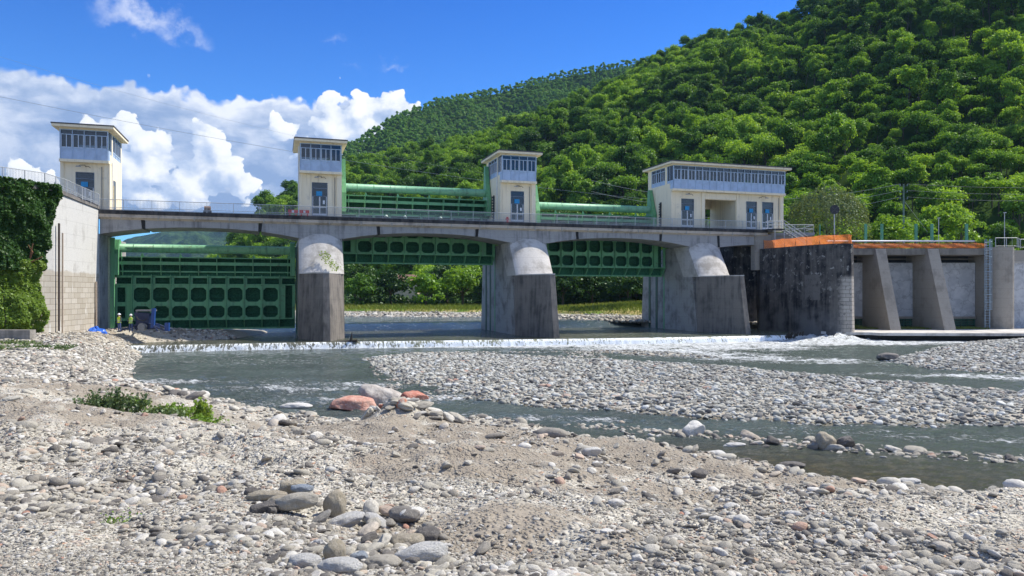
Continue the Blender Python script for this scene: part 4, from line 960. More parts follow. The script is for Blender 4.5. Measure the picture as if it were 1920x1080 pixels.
def M_ground():
    def fn(g):
        p = g.pos(); x, y, z = g.xyz(p)
        dirt = g.noise(p, .30, 5, .6); n2 = g.noise(p, 3.0, 5, .65)
        def layer(sc_, seed):
            q = g.v('ADD', g.v('MULTIPLY', p, (1, 1, .6)), (seed, 0, 0)); nd = g.n('ShaderNodeTexVoronoi', feature='F1'); g.put(nd.inputs['Vector'], q); g.put(nd.inputs['Scale'], sc_)
            r = g.xyz(nd.outputs['Color'])[0]
            col = g.ramp(r, [(0, (.16, .145, .12)), (.25, (.31, .285, .235)), (.55, (.45, .42, .35)), (.85, (.60, .57, .50)), (.97, (.40, .30, .22)), (1, (.5, .3, .2))])
            return col, nd.outputs['Distance'], r
        c1, d1, r1 = layer(9.0, 0.0); c2, d2, r2 = layer(24.0, 3.1)
        sand = g.mix(n2, (.37, .34, .275), (.50, .465, .39))
        cc = g.mix(g.ss(d2, .62, .45), sand, c2)
        big = g.m('MULTIPLY', g.ss(r1, .45, .5), g.ss(d1, .55, .42))
        cc = g.mix(big, cc, c1)
        k = g.m('MULTIPLY', g.n('ShaderNodeAttribute', attribute_name='dirt').outputs['Fac'], g.ss(g.noise(p, 1.3, 4, .6), .30, .50))
        cc = g.mix(g.m('MULTIPLY', k, .85), cc, g.mix(n2, (.19, .155, .115), (.33, .285, .225)))
        wet = g.ss(z, .10, .0)
        cc = g.mix(wet, cc, g.mix(1.0, cc, (.34, .33, .27), 'MULTIPLY'))
        h = g.m('ADD', g.m('MULTIPLY', g.ss(d2, .6, .1), .35), g.m('MULTIPLY', g.ss(d1, .55, .1), .6)); h = g.m('ADD', h, g.m('MULTIPLY', n2, .7))
        return pbsdf(g, cc, g.m('SUBTRACT', .92, g.m('MULTIPLY', wet, .5)), normal=g.bump(h, .9, .05), spec=.2)
    return mat('gravel_and_sand', fn)
def fan(y0, y1, rows, cols, k0, k1):
    Ys = y0 * (y1 / y0) ** np.linspace(0, 1, rows); K = np.linspace(k0, k1, cols)
    YY, KK = np.meshgrid(Ys, K, indexing='ij'); return KK * YY, YY
def gridfaces(r, c):
    i = np.arange(r - 1)[:, None] * c + np.arange(c - 1)[None, :]; i = i.ravel(); return np.stack([i, i + 1, i + c + 1, i + c], 1)
X, Y = fan(1.2, 96, 520, 420, -1.05, 1.05); Z = terrain(X, Y)
me = mesh_np('gravel_bank', np.stack([X.ravel(), Y.ravel(), Z.ravel()], 1), gridfaces(*X.shape), M_ground(), True)
at = me.attributes.new('dirt', 'FLOAT', 'POINT'); at.data.foreach_set('value', dirtf(X, Y).ravel().astype(np.float32))
o = bpy.data.objects.new('gravel_bank', me); COL.objects.link(o); tag(o, 'grey and beige gravel river bank and bars', kind='structure')
# ground beside and behind the camera, and the wide land sheet out to the horizon
xs = np.linspace(-80, 80, 90); ys = np.linspace(-60, 34, 160); XX, YY = np.meshgrid(xs, ys); ZZ = terrain(XX, YY) - .10
me = mesh_np('ground', np.stack([XX.ravel(), YY.ravel(), ZZ.ravel() - .05], 1), gridfaces(*XX.shape), M_ground(), True)
o = bpy.data.objects.new('ground', me); COL.objects.link(o); tag(o, 'gravel ground behind the viewpoint', kind='structure')
def M_earth():
    return mat('dark_earth', lambda g: pbsdf(g, g.mix(g.noise(g.pos(), .05, 5), (.05, .055, .03), (.10, .09, .06)), .95))
o = MB().add([(-9000, -9000, -1.5), (9000, -9000, -1.5), (9000, 9000, -1.5), (-9000, 9000, -1.5)], [(0, 1, 2, 3)]).build('land', M_earth()); tag(o, 'valley floor out to the horizon', kind='structure')

# ---- water
CREST = [(-37.5, 67.4), (-34.1, 68.6), (-19, 73.1), (0, 77.2), (13.8, 80.0), (24, 82.9), (30.2, 85.0), (33.5, 86.3)]
def M_water(name, deep, shallow, foam_attr=True, rough=.09):
    def fn(g):
        p = g.pos(); x, y, z = g.xyz(p)
        flow = g.comb(g.m('ADD', g.m('MULTIPLY', x, .42), g.m('MULTIPLY', y, .12)), g.m('ADD', g.m('MULTIPLY', y, 1.0), g.m('MULTIPLY', x, .32)), 0.0)
        w = g.noise(flow, 1.5, 7, .72, .9); w2 = g.noise(flow, 6.0, 6, .75, .6)
        murk = g.noise(p, .16, 4, .55)
        near = g.ss(g.m('ADD', y, g.m('MULTIPLY', x, .12)), 31.0, 23.0)
        bed = g.voro(g.v('ADD', p, g.v('SCALE', g.noise(p, 3.0, 3, .5, color=True), scale=.35)), 2.6, 'F1')
        shal = g.mix(g.ss(bed, .15, .55), shallow, tuple(c * .5 for c in shallow))
        c = g.mix(g.m('MULTIPLY', near, .9), g.mix(g.ss(murk, .4, .62), deep, tuple(c * .72 for c in deep)), shal)
        if foam_attr:
            at = g.n('ShaderNodeAttribute', attribute_name='foam').outputs['Fac']
            fn_ = g.noise(flow, 2.6, 7, .72, 1.2); fn2 = g.noise(flow, 9.0, 5, .7, .8)
            fm = g.m('ADD', g.m('MULTIPLY', fn_, .55), g.m('MULTIPLY', fn2, .45))
            lo = g.lin(at, 0.0, 1.0, .72, .40); f = g.ss(fm, lo, g.m('ADD', lo, .10))
            f = g.m('MULTIPLY', f, g.ss(at, .02, .12))
        else: f = g.ss(g.noise(flow, 2.6, 7, .72, 1.2), .60, .70)
        c = g.mix(g.m('MULTIPLY', g.ss(x, 2, 22), .6), c, (.17, .205, .15))
        c = g.mix(f, c, (.80, .83, .83))
        h = g.m('ADD', g.m('MULTIPLY', w, .8), g.m('ADD', g.m('MULTIPLY', w2, .40), g.m('MULTIPLY', f, .35)))
        return pbsdf(g, c, g.m('ADD', rough, g.m('MULTIPLY', f, .6)), normal=g.bump(h, 1.0, .55), spec=.5)
    return mat(name, fn)
X, Y = fan(14, 97, 430, 460, -1.0, 1.0)
dcrest = seg_d(X, Y, CREST[1:]); base = terrain(X, Y)
front = np.interp(X, [c[0] for c in CREST], [c[1] for c in CREST])     # Y of the crest
foamw = np.interp(X, [-36, -20, -8, 5, 20, 34, 40], [.4, .7, 1.4, 3.2, 4.4, 6.0, 7])
foam = 1.05 * np.exp(-(np.maximum(0, front - .2 - Y) / foamw) ** 1.6 * 1.1) * (Y < front + 1)
rap = lambda cx, cy, rx, ry, ang=0: np.exp(-((((X-cx)*math.cos(ang)+(Y-cy)*math.sin(ang))/rx)**2 + ((-(X-cx)*math.sin(ang)+(Y-cy)*math.cos(ang))/ry)**2))
turb = 1.6 * rap(36, 84.5, 6, 3.2) + 1.0 * rap(33, 80.0, 8, 3) + 1.0 * rap(24, 60, 10, 3.0, -.35) + 1.0 * rap(31.5, 48.5, 9, 1.8, -.25) + .8 * rap(17, 68, 12, 4.5, -.3) + .75 * rap(22, 74, 14, 4) \
     + .85 * rap(-21, 46, 8, 2.0, .1) + .8 * rap(-12, 43, 7, 2.6, .2) + .85 * rap(-9.5, 38, 4, 2.2) + .75 * rap(-3.6, 38.5, 2.4, 1.8) + .6 * rap(-1, 33.0, 7, 1.0, -.2) + .60 * rap(4, 32, 5, .9, -.25) + .55 * rap(12, 29.4, 6, .9, -.1) + .5 * rap(20, 27.5, 8, .9) \
     + .35 * rap(-17, 60, 12, 5) + .3 * rap(0, 64, 9, 3) + .5 * rap(-2.5, 30.4, 2.0, .6)
foam = np.clip(foam + turb * (.60 + .5 * fbm(X * .5, Y * .9, 3, 21)) + .35 + .34 * fbm(X * .12, Y * .25, 3, 22) * (Y > 27) - .22 * sstep(Y, 30, 24), 0, 1)
edge = np.exp(-np.abs(base + .02) / .035) * .38; foam = np.clip(np.maximum(foam, edge * (Y > 22) + edge * .3), 0, 1)
amp = .03 + .07 * np.clip(turb + foam * .4, 0, 1.6)
Z = amp * fbm(X * 1.5 + Y * .4, Y * 2.6, 5, 31, .6) * 1.6 + 1.0 * np.clip(rap(36.0, 85.0, 4.2, 1.9), 0, 1) * (.55 + .9 * fbm(X * 1.1, Y * 1.1, 4, 8, .6))
keep = base < .12 + Z
V = np.stack([X.ravel(), Y.ravel(), Z.ravel()], 1); F = gridfaces(*X.shape)
ok = keep.ravel()[F].any(1) & ((Y < front + .35) | (X > 33)).ravel()[F].all(1)
me = mesh_np('river_water', V, F[ok], M_water('river_water_surface', (.135, .17, .15), (.20, .15, .055)), True)
at = me.attributes.new('foam', 'FLOAT', 'POINT'); at.data.foreach_set('value', foam.ravel().astype(np.float32))
o = bpy.data.objects.new('river_water', me); COL.objects.link(o); tag(o, 'grey green river water with white riffles', kind='structure')
# apron sheet above the weir, the upstream chute and the upper river
def crest_at(s):
    L = [0]
    for a, b in zip(CREST[:-1], CREST[1:]): L.append(L[-1] + math.dist(a, b))
    d = s * L[-1]
    return Vector((float(np.interp(d, L, [c[0] for c in CREST])), float(np.interp(d, L, [c[1] for c in CREST])), 0))
NS = 240; rows = [[] for _ in range(26)]; rng2 = np.random.default_rng(3)
for i in range(NS + 1):
    a = crest_at(i / NS); u = -3 + 91 * i / NS
    for j in range(26):
        q = D(u, 13.2, .66) if j == 25 else a.lerp(D(u, 13.2, 0), j / 25)
        q.z = .62 + .015 * math.sin(i * .7 + j * 1.9); rows[j].append(q)
M_apron = M_water('apron_water_surface', (.125, .13, .085), (.125, .13, .085), False, .12)
o = MB().quadsheet(rows).build('apron_water', M_apron, smooth=True); tag(o, 'thin sheet of olive water on the weir apron', kind='structure')
def M_fall():
    def fn(g):
        p = g.pos(); x, y, z = g.xyz(p)
        s = g.comb(g.m('ADD', g.m('MULTIPLY', x, 1.0), g.m('MULTIPLY', y, .3)), g.m('MULTIPLY', z, .5), 0.0)
        n = g.noise(s, 5.0, 6, .7, .4); n2 = g.noise(s, .5, 4, .6)
        thr = g.m('ADD', .395, g.m('MULTIPLY', g.ss(z, .1, .6), .06)); thr = g.m('ADD', thr, g.m('MULTIPLY', g.m('SUBTRACT', .5, n2), .5))
        thr = g.m('ADD', thr, g.lin(x, -30.0, 10.0, .05, -.03))
        f = g.ss(n, thr, g.m('ADD', thr, .07))
        c = g.mix(f, g.mix(g.ss(x, -20, -4), (.12, .12, .085), (.20, .21, .13)), (.83, .86, .86))
        return pbsdf(g, c, .35, normal=g.bump(n, .6, .06))
    return mat('falling_water', fn)
prof = [(0, .622), (.10, .60), (.22, .50), (.32, .30), (.40, .10), (.48, -.06)]
rows = [[] for _ in prof]
for i in range(701):
    a = crest_at(i / 700); w = 1 + .35 * float(fbm(np.array([i * .11]), np.array([.5]), 3, 2)[0])
    for j, (d, z) in enumerate(prof): rows[j].append((a.x + .25 * d * w, a.y - d * w, z))
o = MB().quadsheet(rows).build('weir_waterfall', M_fall(), smooth=True); tag(o, 'low white curtain of water falling over the weir', kind='structure')
t = W('weir', 'low submerged concrete weir sill across the whole river', 'weir', (0, 77, 0)); m = MB()
cp = [crest_at(i / 40) for i in range(41)]
m.quadsheet([[(c.x, c.y + .12, .56) for c in cp], [(c.x, c.y + .10, -.6) for c in cp]]); m.quadsheet([[(c.x, c.y + .12, .56) for c in cp], [(c.x, c.y + 2.2, .56) for c in cp]])
m.build('sill', concrete('dark_weir_concrete', (.13, .12, .10), (.05, .05, .045), .6, .5), t, (0, 77, 0))
m = MB(); rows = []
for v, z in ((13.1, .55), (13.8, .75), (14.8, 1.15), (15.6, 1.42), (16.4, 1.5), (18, 1.52)): rows.append([D(u, v, z + .03 * math.sin(u * 1.7 + v)) for u in np.arange(-4, 90, .5)])
o = m.quadsheet(rows).build('chute_water', M_water('chute_water_surface', (.05, .085, .12), (.05, .085, .12), False, .12), smooth=True); tag(o, 'dark blue water sliding down the upstream chute', kind='structure')  # blue darkened to paint in the shadow of deck and gates
X, Y = fan(85, 260, 140, 200, -.8, .6); Z = 1.52 + .06 * fbm(X * .5, Y * .9, 4, 44)
V = np.stack([X.ravel(), Y.ravel(), Z.ravel()], 1); F = gridfaces(*X.shape)
vv = (-(X - P0[0]) * Uy + (Y - P0[1]) * Ux).ravel(); ok = (vv > 17.6)[F].all(1)
me = mesh_np('upper_river_water', V, F[ok], M_water('upper_water_surface', (.12, .17, .18), (.12, .17, .18), True), True)
at = me.attributes.new('foam', 'FLOAT', 'POINT'); at.data.foreach_set('value', np.full(X.size, .62, np.float32))
o = bpy.data.objects.new('upper_river_water', me); COL.objects.link(o); tag(o, 'pale rippling river above the barrage', kind='structure')
# concrete sill at the right under the intake
org = (46, 85, 0); t = W('concrete_apron', 'broken concrete slab apron under the intake at the right', 'slab', org)
MB().prism([(36.6, 87.6), (38.2, 86.2), (41.5, 85.4), (41.9, 84.2), (58, 83.4), (80, 83), (80, 97), (40.6, 97), (38, 88.5)], .62, .93).build('slab', M_nose(), t, org)
MB().prism([(41.0, 85.9), (42.2, 85.0), (80, 84), (80, 96.9), (41, 96.9)], -.6, .617).build('undercut_base', concrete('undercut_shade_concrete', (.03, .028, .026), (.012, .012, .012), .6, .4), t, org)  # near-black colour paints the shade below the slab edge

# ================================================================= STONES
SRC = bpy.data.collections.new('stone_shapes')
def stone_mesh(seed, sub, flat, angular=0.0, elong=1.25):
    import bmesh
    r_ = random.Random(seed); bm = bmesh.new(); bmesh.ops.create_icosphere(bm, subdivisions=sub, radius=1)
    co = np.array([v.co[:] for v in bm.verts]); nrm = co.copy()
    ph = np.array([r_.uniform(0, 50) for _ in range(6)])
    dsp = .17 * fbm(co[:, 0]*1.1 + ph[0] + co[:, 2]*.7, co[:, 1]*1.1 + ph[1], 3, seed) + .14 * fbm(co[:, 2]*1.3 + ph[2], co[:, 0]*1.2 + ph[3] - co[:, 1]*.8, 3, seed + 5)
    co = nrm * (1 + dsp * 1.7)[:, None]
    p = 2.6 if angular == 0 else 4.0                       # squarish river-worn section
    nn = (np.abs(nrm) ** p).sum(1) ** (1 / p); co = co * (nn ** -.55)[:, None]
    for k in range(int(angular)):                          # flat broken faces
        d = np.array([r_.gauss(0, 1) for _ in range(3)]); d /= np.linalg.norm(d); c = r_.uniform(.55, .8)
        q = co @ d; co = co - np.outer(np.maximum(q - c, 0), d)
    co = co * np.array([elong, 1.0, flat])
    for v, c in zip(bm.verts, co): v.co = c
    me = bpy.data.meshes.new('river_stone'); bm.to_mesh(me); bm.free()
    if angular < 3: me.polygons.foreach_set('use_smooth', [True] * len(me.polygons))
    me.materials.append(M_stone()); return me
ST_LO = [stone_mesh(100 + i, 2, [.45, .62, .55, .75, .5, .6, .42, .66][i % 8], [0, 0, 2, 0, 3, 1, 0, 4][i % 8], [1.25, 1.1, 1.45, 1.2, 1.3, 1.6, 1.2, 1.15][i % 8]) for i in range(12)]
ST_HI = [stone_mesh(200 + i, 4, [.5, .65, .55, .72, .6, .8, .48, .62][i % 8], [0, 1, 0, 2, 0, 0, 3, 0][i % 8], [1.3, 1.15, 1.5, 1.2, 1.35, 1.15, 1.25, 1.6][i % 8]) for i in range(14)]
SRCG = bpy.data.collections.new('grey_stone_shapes')
for i, me_ in enumerate(ST_LO):
    m2 = me_.copy(); m2.materials.clear(); m2.materials.append(M_stone('grey_river_stone', (.90, .95, 1.0))); SRCG.objects.link(bpy.data.objects.new('grey_stone_shape_%02d' % i, m2))
for i, me_ in enumerate(ST_LO): SRC.objects.link(bpy.data.objects.new('stone_shape_%02d' % i, me_))
def gn_scatter(name, P, Rt, S, I, coll, nvar):
    me = bpy.data.meshes.new(name); me.vertices.add(len(P)); me.vertices.foreach_set('co', np.asarray(P, np.float32).ravel())
    for nm, tp, arr in (('rot', 'FLOAT_VECTOR', Rt), ('scl', 'FLOAT_VECTOR', S)):
        a = me.attributes.new(nm, tp, 'POINT'); a.data.foreach_set('vector', np.asarray(arr, np.float32).ravel())
    a = me.attributes.new('idx', 'INT', 'POINT'); a.data.foreach_set('value', np.asarray(I, np.int32))
    ob = bpy.data.objects.new(name, me); COL.objects.link(ob)
    ng = bpy.data.node_groups.new(name + '_nodes', 'GeometryNodeTree')
    ng.interface.new_socket('Geometry', in_out='INPUT', socket_type='NodeSocketGeometry'); ng.interface.new_socket('Geometry', in_out='OUTPUT', socket_type='NodeSocketGeometry')
    N = ng.nodes; L = ng.links; gi = N.new('NodeGroupInput'); go = N.new('NodeGroupOutput')
    ci = N.new('GeometryNodeCollectionInfo'); ci.inputs['Collection'].default_value = coll; ci.inputs['Separate Children'].default_value = True; ci.inputs['Reset Children'].default_value = True
    ip = N.new('GeometryNodeInstanceOnPoints'); ip.inputs['Pick Instance'].default_value = True
    def attr(nm, tp):
        n = N.new('GeometryNodeInputNamedAttribute'); n.data_type = tp; n.inputs['Name'].default_value = nm; return n.outputs['Attribute']
    L.new(gi.outputs[0], ip.inputs['Points']); L.new(ci.outputs[0], ip.inputs['Instance']); L.new(attr('idx', 'INT'), ip.inputs['Instance Index'])
    er = N.new('FunctionNodeEulerToRotation'); L.new(attr('rot', 'FLOAT_VECTOR'), er.inputs[0]); L.new(er.outputs[0], ip.inputs['Rotation'])
    L.new(attr('scl', 'FLOAT_VECTOR'), ip.inputs['Scale']); L.new(ip.outputs[0], go.inputs[0])
    md = ob.modifiers.new('scatter', 'NODES'); md.node_group = ng; return ob
F_ = 1387.0
def sizes(n, Yd, lo_px, hi_px, lo_m, hi_m, a=2.2):
    """power-law stone half-lengths in metres, none finer than the picture can show"""
    lo = np.maximum(lo_m, lo_px * Yd / F_); hi = np.maximum(lo * 1.5, np.minimum(hi_m, hi_px * Yd / F_)); u = rng.random(n)
    return (lo ** -a + u * (hi ** -a - lo ** -a)) ** (-1 / a)
def lay(X, Y, s, name, label, tilt=.3, sink=.35, src=None):
    z = terrain(X, Y); n = len(X)
    Rt = np.stack([rng.normal(0, tilt, n), rng.normal(0, tilt, n), rng.uniform(0, 6.283, n)], 1)
    k = rng.uniform(.8, 1.25, (n, 3)) * s[:, None]
    P = np.stack([X, Y, z + s * sink * .6], 1)
    o = gn_scatter(name, P, Rt, k, rng.integers(0, len(ST_LO), n), src or SRC, len(ST_LO)); return tag(o, label, kind='stuff')
# foreground bank
def sample_fan(n, y0, y1, k0, k1):
    Yi = 1 / rng.uniform(1 / y1, 1 / y0, n); return rng.uniform(k0, k1, n) * Yi, Yi
X, Y = sample_fan(460000, 3.2, 34, -.85, .85); zt = terrain(X, Y); coarse = fbm(X * .25 + 3, Y * .25, 3, 77) + .35 * fbm(X * 1.3, Y * 1.3, 2, 78)
dsh = poly_sd(X, Y, SHORE)
okm = (zt > -.05) & (dsh > -1) & (rng.random(len(X)) < np.clip(.72 - 1.8 * band(X, Y) + 1.5 * coarse + .5 * (dsh < 2.5), .35, 1) * (1 - .62 * dirtf(X, Y)))
X, Y, coarse, dsh = X[okm], Y[okm], coarse[okm], dsh[okm]
s = sizes(len(X), Y, .80, 10, .005, .13, 2.15) * np.clip(1.0 + 1.6 * fbm(X * .9, Y * .9, 3, 79), .6, 1.5) * (1 + .12 * sstep(Y, 7, 17)) * np.where(dsh < 2.6, 1.75, 1.0)
lay(X, Y, s, 'bank_gravel', 'loose grey river gravel covering the near bank')
# left bank up to the dam
X, Y = sample_fan(95000, 30, 80, -.80, -.28); zt = terrain(X, Y); ok = (zt > -.03) & (zt < 3) & (X < -8) & (X > -52)
road = sstep(X + .10 * (Y - 60), -33.5, -31) ; ok &= rng.random(len(X)) < (.25 + .75 * np.maximum(road, sstep(Y, 52, 44)))
ok &= poly_sd(X, Y, [(-60, 200), (-60, 49.8), (-46, 53.8), (-41.4, 59.8), (-39.9, 64.4), (-41.2, 74), (-41.2, 200)]) < -.15
X, Y = X[ok], Y[ok]; lay(X, Y, sizes(len(X), Y, 1.1, 6, .03, .16, 2.0), 'left_bank_gravel', 'pale pebbles along the left bank towards the bridge')
# bars in the river
def bar(poly, n, nm, lab, lo, hi, a=1.6, hp=16):
    xs = [p[0] for p in poly]; ys = [p[1] for p in poly]; X = rng.uniform(min(xs) - 2, min(max(xs), 66) + 2, n); Y = rng.uniform(min(ys) - 2, max(ys) + 2, n)
    zt = terrain(X, Y); ok = (zt > -.045 - .02 * rng.random(n)) & (poly_sd(X, Y, poly) > -2.6) & (np.abs(X) < .85 * Y)
    X, Y = X[ok], Y[ok]; lay(X, Y, sizes(len(X), Y, 1.4, hp * .6, lo * .6, hi * .62, a + .3), nm, lab, .25, src=SRCG)
bar(BAR, 90000, 'bar_cobbles', 'grey cobbles of the long gravel bar in midstream', .07, .30)
bar(BAR2, 2600, 'small_bar_cobbles', 'cobbles of the small bar below the weir', .08, .25)
bar(RBAR, 60000, 'right_bar_cobbles', 'grey cobbles of the bar at the right below the intake', .09, .34)
X = rng.uniform(-15, 8, 5200); Y = rng.uniform(38, 69, 5200); ok = (poly_sd(X, Y, BAR) < 2) & (fbm(X * .3, Y * .3, 3, 9) > .0) & (X > -13.5 + (66 - Y) * .26); X, Y = X[ok], Y[ok]
o = gn_scatter('shallow_cobbles', np.stack([X, Y, np.full(len(X), .0)], 1), rng.normal(0, .3, (len(X), 3)), rng.uniform(.05, .13, (len(X), 1)) * np.ones((1, 3)), rng.integers(0, 12, len(X)), SRC, 12); tag(o, 'scattered cobbles breaking the shallow water', kind='stuff')
# upper river bank
X, Y = sample_fan(9000, 96, 175, -.35, .35)

def M_rock(name, c0, c1, c2):
    def fn(g):
        o = g.obj(); n = g.noise(o, 2.4, 7, .7, .6); n2 = g.noise(o, 9.0, 5, .7)
        c = g.mix(g.ss(n, .38, .62), c0, c1); c = g.mix(g.ss(n2, .56, .70), c, c2)
        return pbsdf(g, c, .8, normal=g.bump(g.m('ADD', n, n2), .7, .10), spec=.3)
    return mat(name, fn)
# ---- single stones
def rockmat(label):
    l = label or ''
    for keys, nm, cs in ((('dark',), 'dark_stone_rock', ((.14, .13, .12), (.22, .20, .18), (.10, .095, .09))), (('blu',), 'blue_grey_rock', ((.30, .34, .39), (.40, .44, .48), (.25, .28, .32))),
                         (('tan', 'brown', 'mossy', 'banded'), 'tan_stone_rock', ((.42, .36, .26), (.50, .44, .34), (.32, .27, .20))), (('pale', 'white', 'light'), 'pale_stone_rock', ((.60, .58, .53), (.68, .66, .62), (.45, .43, .40))),
                         (('grey', 'egg', 'leaning'), 'grey_stone_rock', ((.34, .32, .285), (.44, .415, .37), (.26, .245, .22)))):
        if any(k in l for k in keys): return M_rock(nm, *cs)
    return None
_st_i = [0]
def stone(x, y, size, label=None, group=None, name='river_stone', shape=None, scl=(1, 1, 1), rot=(0, 0, 0), dz=.25, material=None, z=None, cat='stone'):
    me = ST_HI[_st_i[0] % len(ST_HI) if shape is None else shape]; _st_i[0] += 1
    if material is None and group is None: material = rockmat(label)
    if material is None and group == 'lone stones in the near channel': material = rockmat(label)
    if material: me = me.copy(); me.materials.clear(); me.materials.append(material)
    o = bpy.data.objects.new(name, me); COL.objects.link(o)
    zz = float(terrain(np.array([x]), np.array([y]))[0]) if z is None else z
    o.location = (x, y, zz + size * dz); o.scale = tuple(size * k for k in scl); o.rotation_euler = rot
    return tag(o, label, cat, group)
red = M_rock('red_boulder_rock', (.50, .22, .16), (.62, .38, .29), (.72, .56, .48)); gre = M_rock('grey_boulder_rock', (.36, .32, .28), (.52, .48, .43), (.25, .22, .20)); red2 = M_rock('dark_red_rock', (.44, .15, .10), (.55, .27, .20), (.66, .48, .40))
stone(-7.65, 35.4, 1.0, 'large pinkish red boulder in the stream, left of the grey one', name='boulder', shape=6, scl=(.80, .75, .85), dz=.12, material=red, z=0, cat='boulder')
stone(-6.55, 37.3, 1.3, 'large grey craggy boulder between the two red boulders', name='boulder', shape=1, scl=(.80, .6, .72), rot=(.1, .3, .3), dz=.12, material=gre, z=0, cat='boulder')
stone(-5.05, 37.6, .95, 'smaller dark red boulder at the right of the grey one', name='boulder', shape=3, scl=(.72, .7, .70), rot=(0, .15, .6), dz=.1, material=red2, z=0, cat='boulder')
stone(-10.3, 35.5, .55, 'flat pale boulder splashed by white water, left of the red one', name='boulder', shape=0, scl=(1, .7, .6), z=0, dz=.1, cat='boulder')
stone(-3.62, 24.3, .22, 'upright orange and white striped stone in the gravel mound', name='striped_stone', shape=5, scl=(.75, .6, 1.5), rot=(.25, .15, .3), dz=.2, material=M_rock('striped_orange_rock', (.62, .20, .09), (.70, .58, .50), (.66, .25, .12)))
stone(-4.35, 24.6, .13, 'small brick red stone on the gravel mound, left of the striped stone', name='red_stone', shape=3, scl=(.7, .7, 1.4), material=red2)
stone(7.0, 28.7, .58, 'light grey boulder alone at the near end of the stone row', name='boulder', shape=3, scl=(.72, .7, .95), rot=(.1, -.2, .2), z=0, dz=.22, cat='boulder')
stone(30.6, 60.3, .8, 'dark block shaped boulder at the tip of the right bar', name='boulder', shape=6, scl=(.85, .7, .9), z=0, dz=.3, cat='boulder')
stone(11.1, 26.3, .52, 'broken angular boulder standing in the middle of the stone row', name='boulder', shape=1, scl=(.6, .6, 1.05), rot=(.4, .5, .2), z=0, dz=.35, cat='boulder')
stone(11.75, 26.1, .50, 'dark split boulder leaning beside the broken angular boulder', name='boulder', shape=6, scl=(.6, .6, 1.0), rot=(-.3, .5, 1.2), z=0, dz=.3, cat='boulder')
for i in range(44):
    q = random.gauss(0, 1); stone(-3.6 + q * .85, 24.6 + random.gauss(0, .45), random.choice([.10, .13, .16, .20, .26]), 'rounded stone heaped on the gravel mound by the striped stone', 'stones heaped on the gravel mound', scl=(1.1, .8, .7), rot=(random.gauss(0, .3), random.gauss(0, .3), random.uniform(0, 6)), dz=.4)
stone(-3.35, 24.8, .22, 'small flat grey stone lying on top of the gravel mound', scl=(.9, .6, .45), rot=(0, -.12, .1), dz=.5)
for x, y, s_, lab in ((6.9, 24.8, .30, 'white topped stone alone in the near channel'), (8.9, 23.5, .30, 'dark wet stone alone in the near channel'), (11.5, 21.4, .26, 'flat pale stone barely showing in the near channel'), (8.0, 26.6, .25, 'pale stone in the channel beside the stone row')):
    stone(x, y, s_, lab, 'lone stones in the near channel', scl=(1, .8, .7), z=0, dz=.1)
for i in range(105):                             # the row of rocks dividing the channel
    q = random.random() ** .9; k = q * (len(ROW) - 1); j = min(int(k), len(ROW) - 2); f = k - j
    x = ROW[j][0] * (1 - f) + ROW[j + 1][0] * f + random.gauss(0, .5); y = ROW[j][1] * (1 - f) + ROW[j + 1][1] * f + random.gauss(0, .32)
    s_ = random.choice([.07, .09, .11, .13, .16, .19, .24]) * (1 + .2 * (x > 9)) * (.6 if x < 5 else 1)
    stone(x, y, s_, 'rounded river rock in the row dividing the near channel', 'rocks in the row dividing the near channel', name='row_rock', scl=(1, .85, .95), rot=(random.gauss(0, .25), random.gauss(0, .25), random.uniform(0, 6)), dz=.22, z=-.02)
n = 420; q = rng.random(n) * (len(ROW) - 1.01); j = q.astype(int); f = q - j; RA = np.array(ROW); X = RA[j, 0] * (1 - f) + RA[j + 1, 0] * f + rng.normal(0, .6, n); Y = RA[j, 1] * (1 - f) + RA[j + 1, 1] * f + rng.normal(0, .36, n)
o = gn_scatter('row_pebbles', np.stack([X, Y, np.full(n, -.01)], 1), rng.normal(0, .3, (n, 3)), rng.uniform(.04, .12, (n, 1)) * np.ones((1, 3)), rng.integers(0, 12, n), SRC, 12); tag(o, 'small wet pebbles among the rocks dividing the near channel', kind='stuff')
# the two standing stones and their neighbours on the near bank
def fg(px, py, wpx, label, group=None, **kw):
    """near-bank stone: walk along the sight line until it meets the ground"""
    k = (px - 960) / F_; m_ = (549 - py) / F_; Ys = np.linspace(3, 34, 900); g_ = terrain(k * Ys, Ys); zz = EYE + m_ * Ys; i = int(np.argmax(zz < g_)); Yv = float(Ys[i])
    kw.setdefault('dz', .3)
    return stone(k * Yv, Yv, wpx * Yv / F_ / 2.05, label, group, **kw)
fg(627, 968, 50, 'tall upright grey stone standing between flat pale stones', name='standing_stone', shape=5, scl=(.72, .68, 1.55), rot=(.1, .1, 0), dz=.62)
fg(628, 1052, 42, 'egg shaped grey stone standing near the bottom edge', name='standing_stone', shape=5, scl=(.88, .8, 1.45), rot=(0, -.05, .4), dz=.70)
fg(548, 930, 48, 'pointed tan stone at the back of the largest stone pile', shape=3, scl=(.8, .8, 1.2), dz=.5)
fg(555, 965, 66, 'long flat stone lying across the stone pile', shape=4, scl=(.95, .6, .8), rot=(0, -.12, .15), dz=.75)
fg(530, 955, 46, 'mossy rounded stone behind the long flat stone', shape=0, scl=(.9, .9, 1.2), dz=.5)
fg(497, 962, 48, 'dark brown rounded stone left of the stone pile', shape=3, scl=(1, .8, .9), rot=(0, 0, .2))
fg(566, 938, 34, 'small bluish stone resting on the pile', shape=4, scl=(1, .8, .7), dz=1.3)
fg(471, 930, 28, 'dark round stone left of the banded block stone', shape=5, scl=(.8, .8, 1.0))
fg(503, 937, 50, 'rectangular banded block stone behind the pile', shape=7, scl=(1, .6, .7))
fg(647, 985, 60, 'large white flat stone beside the tall upright stone', shape=0, scl=(.95, .7, .8), rot=(0, -.25, .3))
